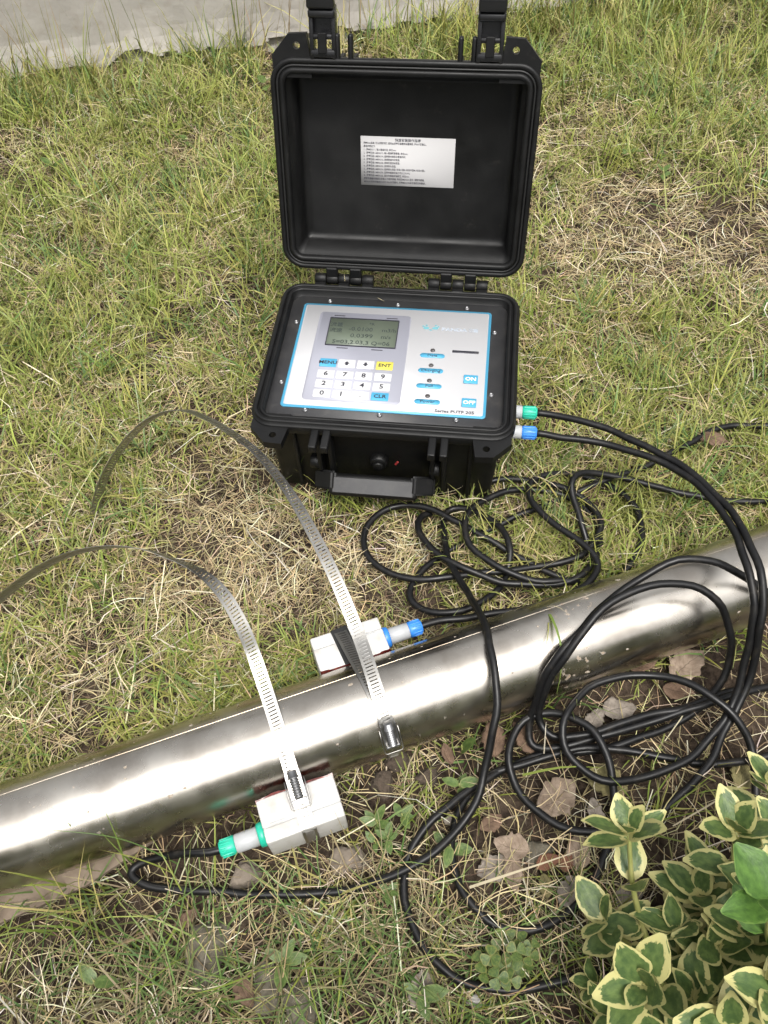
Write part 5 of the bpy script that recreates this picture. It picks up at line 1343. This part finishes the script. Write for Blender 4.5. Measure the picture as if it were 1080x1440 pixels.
# rank grass along the foot of the wall
def pos_wall(n):
    u = RNG.uniform(-0.5, 2.3, n); d = -np.abs(RNG.normal(0, 0.085, n)) - 0.004
    return WALL_A.x + WU.x * u + WN.x * d, WALL_A.y + WU.y * u + WN.y * d
G.append(tuft_layer(520, 8, 0.012, (0.05, 0.13), (45, 85), (0.0014, 0.0028), GREEN + DEEP[:2] + FLAX, lambda a, b: np.full(len(a), 0.85) * soft(n_d(a, b), 0.2, 0.5), pos=pos_wall))
def pos_tr(n):
    y = RNG.uniform(1.0, 1.68, n); x = RNG.uniform(0.18, 1.0, n); k = RNG.random(n) < soft(y, 1.0, 1.5); return x[k], y[k]
G.append(tuft_layer(700, 7, 0.014, (0.045, 0.11), (35, 80), (0.0013, 0.0024), GREEN + DEEP[:2], lambda a, b: soft(n_d(a, b), 0.25, 0.6), pos=pos_tr))
def pos_lf(n):
    y = RNG.uniform(0.75, 1.45, n); x = RNG.uniform(-0.85, -0.12, n); return x, y
G.append(tuft_layer(640, 7, 0.014, (0.040, 0.105), (30, 75), (0.0012, 0.0023), GREEN + DEEP[:1], lambda a, b: soft(n_d(a + 2, b), 0.32, 0.6), pos=pos_lf))
G.append(tuft_layer(9000, 6, 0.012, (0.02, 0.06), (20, 70), (0.0012, 0.0024), GREEN, lambda a, b: np.full(len(a), 0.7), pos=margin))
# fringe that leans over the case foot and the far side of the pipe
def pos_fr(n):
    s_ = RNG.uniform(-0.6, 0.9, n); p_ = RNG.uniform(0.040, 0.075, n); P = [pipe_pt(a, b, 0) for a, b in zip(s_, p_)]; return np.array([p.x for p in P]), np.array([p.y for p in P])
G.append(tuft_layer(420, 6, 0.006, (0.02, 0.055), (35, 80), (0.0009, 0.0017), GREEN, lambda a, b: soft(n_d(a, b), 0.35, 0.6), pos=pos_fr))
def pos_cs(n):
    lx = RNG.uniform(-0.13, 0.13, n); ly = RNG.uniform(-0.02, 0.008, n); P = [cm @ Vector((a, b, 0)) for a, b in zip(lx, ly)]; return np.array([p.x for p in P]), np.array([p.y for p in P])
G.append(tuft_layer(60, 6, 0.006, (0.03, 0.06), (30, 75), (0.0009, 0.0017), GREEN + DEEP, lambda a, b: np.full(len(a), 0.8), pos=pos_cs))
grass_obj('green_grass', 'yellow green grass blades growing through the straw', G, attr_mat('grass_blade', 'tint', 0.5, 0.16, 0.3))
# tall thin flowering stems in front of the wall
T = []
def stems(n, L0, L1):
    u = RNG.uniform(-0.3, 1.1, n); d = -RNG.random(n) * 0.10 - 0.01
    x = WALL_A.x + WU.x * u + WN.x * d; y = WALL_A.y + WU.y * u + WN.y * d
    return blades(x, y, np.zeros(n), RNG.uniform(L0, L1, n), RNG.uniform(0, 6.28, n), np.radians(RNG.uniform(70, 90, n)), RNG.normal(0.05, 0.06, n), RNG.uniform(0.0011, 0.002, n), colours(n, GREEN[:3] + STRAW[3:5] + FLAX), RNG.normal(0, 0.1, n))
def ribbon(pts, wid, col):
    """one long blade or straw along points of the place"""
    P = np.array([tuple(p) for p in relax(catmull(pts, 0.012), 1)]); n = len(P); tg = np.gradient(P, axis=0); sd_ = np.cross(tg, [0, 0, 1.0]); sd_ /= np.linalg.norm(sd_, axis=1)[:, None] + 1e-9
    w_ = (wid * np.minimum(1, np.linspace(0.6, 0.05, n) * 2))[:, None] / 2
    V = np.stack([P - sd_ * w_, P + sd_ * w_], 1).reshape(-1, 3); b_ = (np.arange(n - 1) * 2)[:, None]
    return V, b_ + np.array([[0, 1, 3, 2]]), np.array([[0, 1, 2]]), np.tile(np.array(col), (len(V), 1))
BG, BS = (0.16, 0.23, 0.05), (0.50, 0.44, 0.29)
ZC = CASE_H - 0.008
for pts, wd, c in [([(762, 850, .05), (776, 868, .085), (788, 900, .092), (791, 935, .075), (783, 975, .045)], .0030, BG), ([(768, 862, .06), (772, 885, .088), (766, 918, .085)], .0018, (0.30, 0.30, 0.10)), ([(758, 858, .06), (780, 850, .085), (797, 862, .092)], .0014, BS),
    ([(128, 1230, .01), (112, 1190, .045), (92, 1150, .085), (72, 1135, .10)], .0016, BG), ([(180, 1228, .01), (165, 1180, .06), (143, 1130, .10)], .0022, BG), ([(250, 1215, .01), (200, 1190, .05), (150, 1175, .085), (40, 1165, .10)], .0013, DEEP[1]), ([(190, 1215, .01), (165, 1195, .05), (140, 1168, .075)], .0016, BG),
    ([(425, 408, ZC), (437, 412, ZC + .002), (452, 414, ZC), (468, 408, ZC + .001)], .0010, BS), ([(530, 418, ZC), (541, 424, ZC + .001)], .0011, BS), ([(612, 414, ZC + .002), (622, 416, ZC + .003), (632, 415, ZC + .002)], .0018, BS), ([(485, 395, CASE_H + .006), (484, 385, CASE_H + .014)], .0010, BS),
    ([(420, 660, .03), (428, 640, .07), (440, 632, .085)], .0012, BG), ([(615, 690, .01), (632, 672, .03), (655, 660, .04)], .0010, BG), ([(610, 695, .01), (640, 690, .03), (650, 684, .03)], .0009, BS),
    ([(640, 705, .03), (668, 700, .042), (684, 703, .03), (690, 712, .02)], .0018, PALE[0]), ([(765, 1060, .03), (767, 1030, .06), (768, 1015, .065)], .0012, PALE[2]),
    ([(660, 1248, .02), (720, 1228, .028), (790, 1205, .028), (842, 1185, .022)], .0022, PALE[1]), ([(735, 1090, .02), (790, 1078, .032), (850, 1080, .02)], .0022, GREEN[0]), ([(455, 1235, .01), (470, 1200, .04), (466, 1170, .05)], .0010, STRAW[0])]:
    T.append(ribbon([at(*p) for p in pts], wd, c))
T.append(stems(90, 0.12, 0.30)); T.append(stems(60, 0.08, 0.16))
grass_obj('tall_grass', 'tall thin grass stems standing against the wall', T, attr_mat('tall_blade', 'tint', 0.55, 0.3, 0.3))

# ================================================================== unseen greenery added behind the camera to darken near ground and pipe reflections
def build_shade_hedge():
    root = empty('shade_hedge', (0.2, -0.36, 0)); tag(root, 'green and cream leaves added unseen behind the camera to shade the near ground', 'shade_hedge')
    n = 9000; x = RNG.uniform(-1.1, 1.5, n); a = RNG.random(n); t = RNG.uniform(0, 1, n)
    face = RNG.random(n); hh = 0.32 + 0.05 * (n_a(x, x * 0) - 0.5) * 2
    y = np.where(face < 0.4, -0.10, np.where(face < 0.6, -0.62, RNG.uniform(-0.62, -0.10, n))); z = np.where(face < 0.6, t * hh, hh)
    dp = np.abs(RNG.normal(0, 0.035, n)) + 0.03 * n_b(x, z)
    y = np.where(face < 0.4, y - dp, np.where(face < 0.6, y + dp, y)); z = np.where(face >= 0.6, z - dp, z)
    d = RNG.normal(0, 1, (n, 3)); d[:, 2] = np.abs(d[:, 2]) * 0.6; d[:, 1] += np.where(face < 0.4, 0.8, np.where(face < 0.6, -0.8, 0)); d /= np.linalg.norm(d, axis=1)[:, None]
    u = np.cross(d, RNG.normal(0, 1, (n, 3))); u /= np.linalg.norm(u, axis=1)[:, None]
    L = RNG.uniform(0.03, 0.045, n)[:, None]; Wd_ = L * 0.32; nv = np.cross(d, u)
    P = np.stack([x - 0.2, y + 0.36, z], 1)
    V = np.stack([P, P + d * L * 0.45 + u * Wd_ + nv * L * 0.05, P + d * L - nv * L * 0.05, P + d * L * 0.45 - u * Wd_ + nv * L * 0.05], 1).reshape(-1, 3)
    b_ = (np.arange(n) * 4)[:, None]; me = np_mesh('shade_hedge_foliage', V, [b_ + np.array([[0, 1, 2]]), b_ + np.array([[0, 2, 3]])], False)
    C = colours(n, [(0.055, 0.105, 0.032), (0.09, 0.15, 0.04), (0.12, 0.19, 0.05), (0.40, 0.38, 0.14)], 0.15); C = np.repeat(C, 4, 0)
    at_ = me.color_attributes.new('tint', 'FLOAT_COLOR', 'POINT'); at_.data.foreach_set('color', np.concatenate([C, np.ones((len(C), 1))], 1).astype(np.float32).ravel())
    f = obj('shade_hedge_foliage', me, attr_mat('shade_hedge_leaf', 'tint', 0.45, 0.2, 0.4), root); f['kind'] = 'stuff'
    rnd = random.Random(4)
    for k in range(14):
        bx = -1.2 + k * 0.19 + rnd.uniform(-.05, .05); by = rnd.uniform(-.12, .12)
        obj('stem', tube_mesh('stem', catmull([Vector((bx, by, -0.02)), Vector((bx + rnd.uniform(-.05, .05), by + rnd.uniform(-.08, .08), 0.25)), Vector((bx + rnd.uniform(-.12, .12), by + rnd.uniform(-.15, .15), 0.5))], 0.03), lambda t: 0.008 - 0.005 * t, 7), M['stem'], root)  # stems of the added shade hedge
build_shade_hedge()
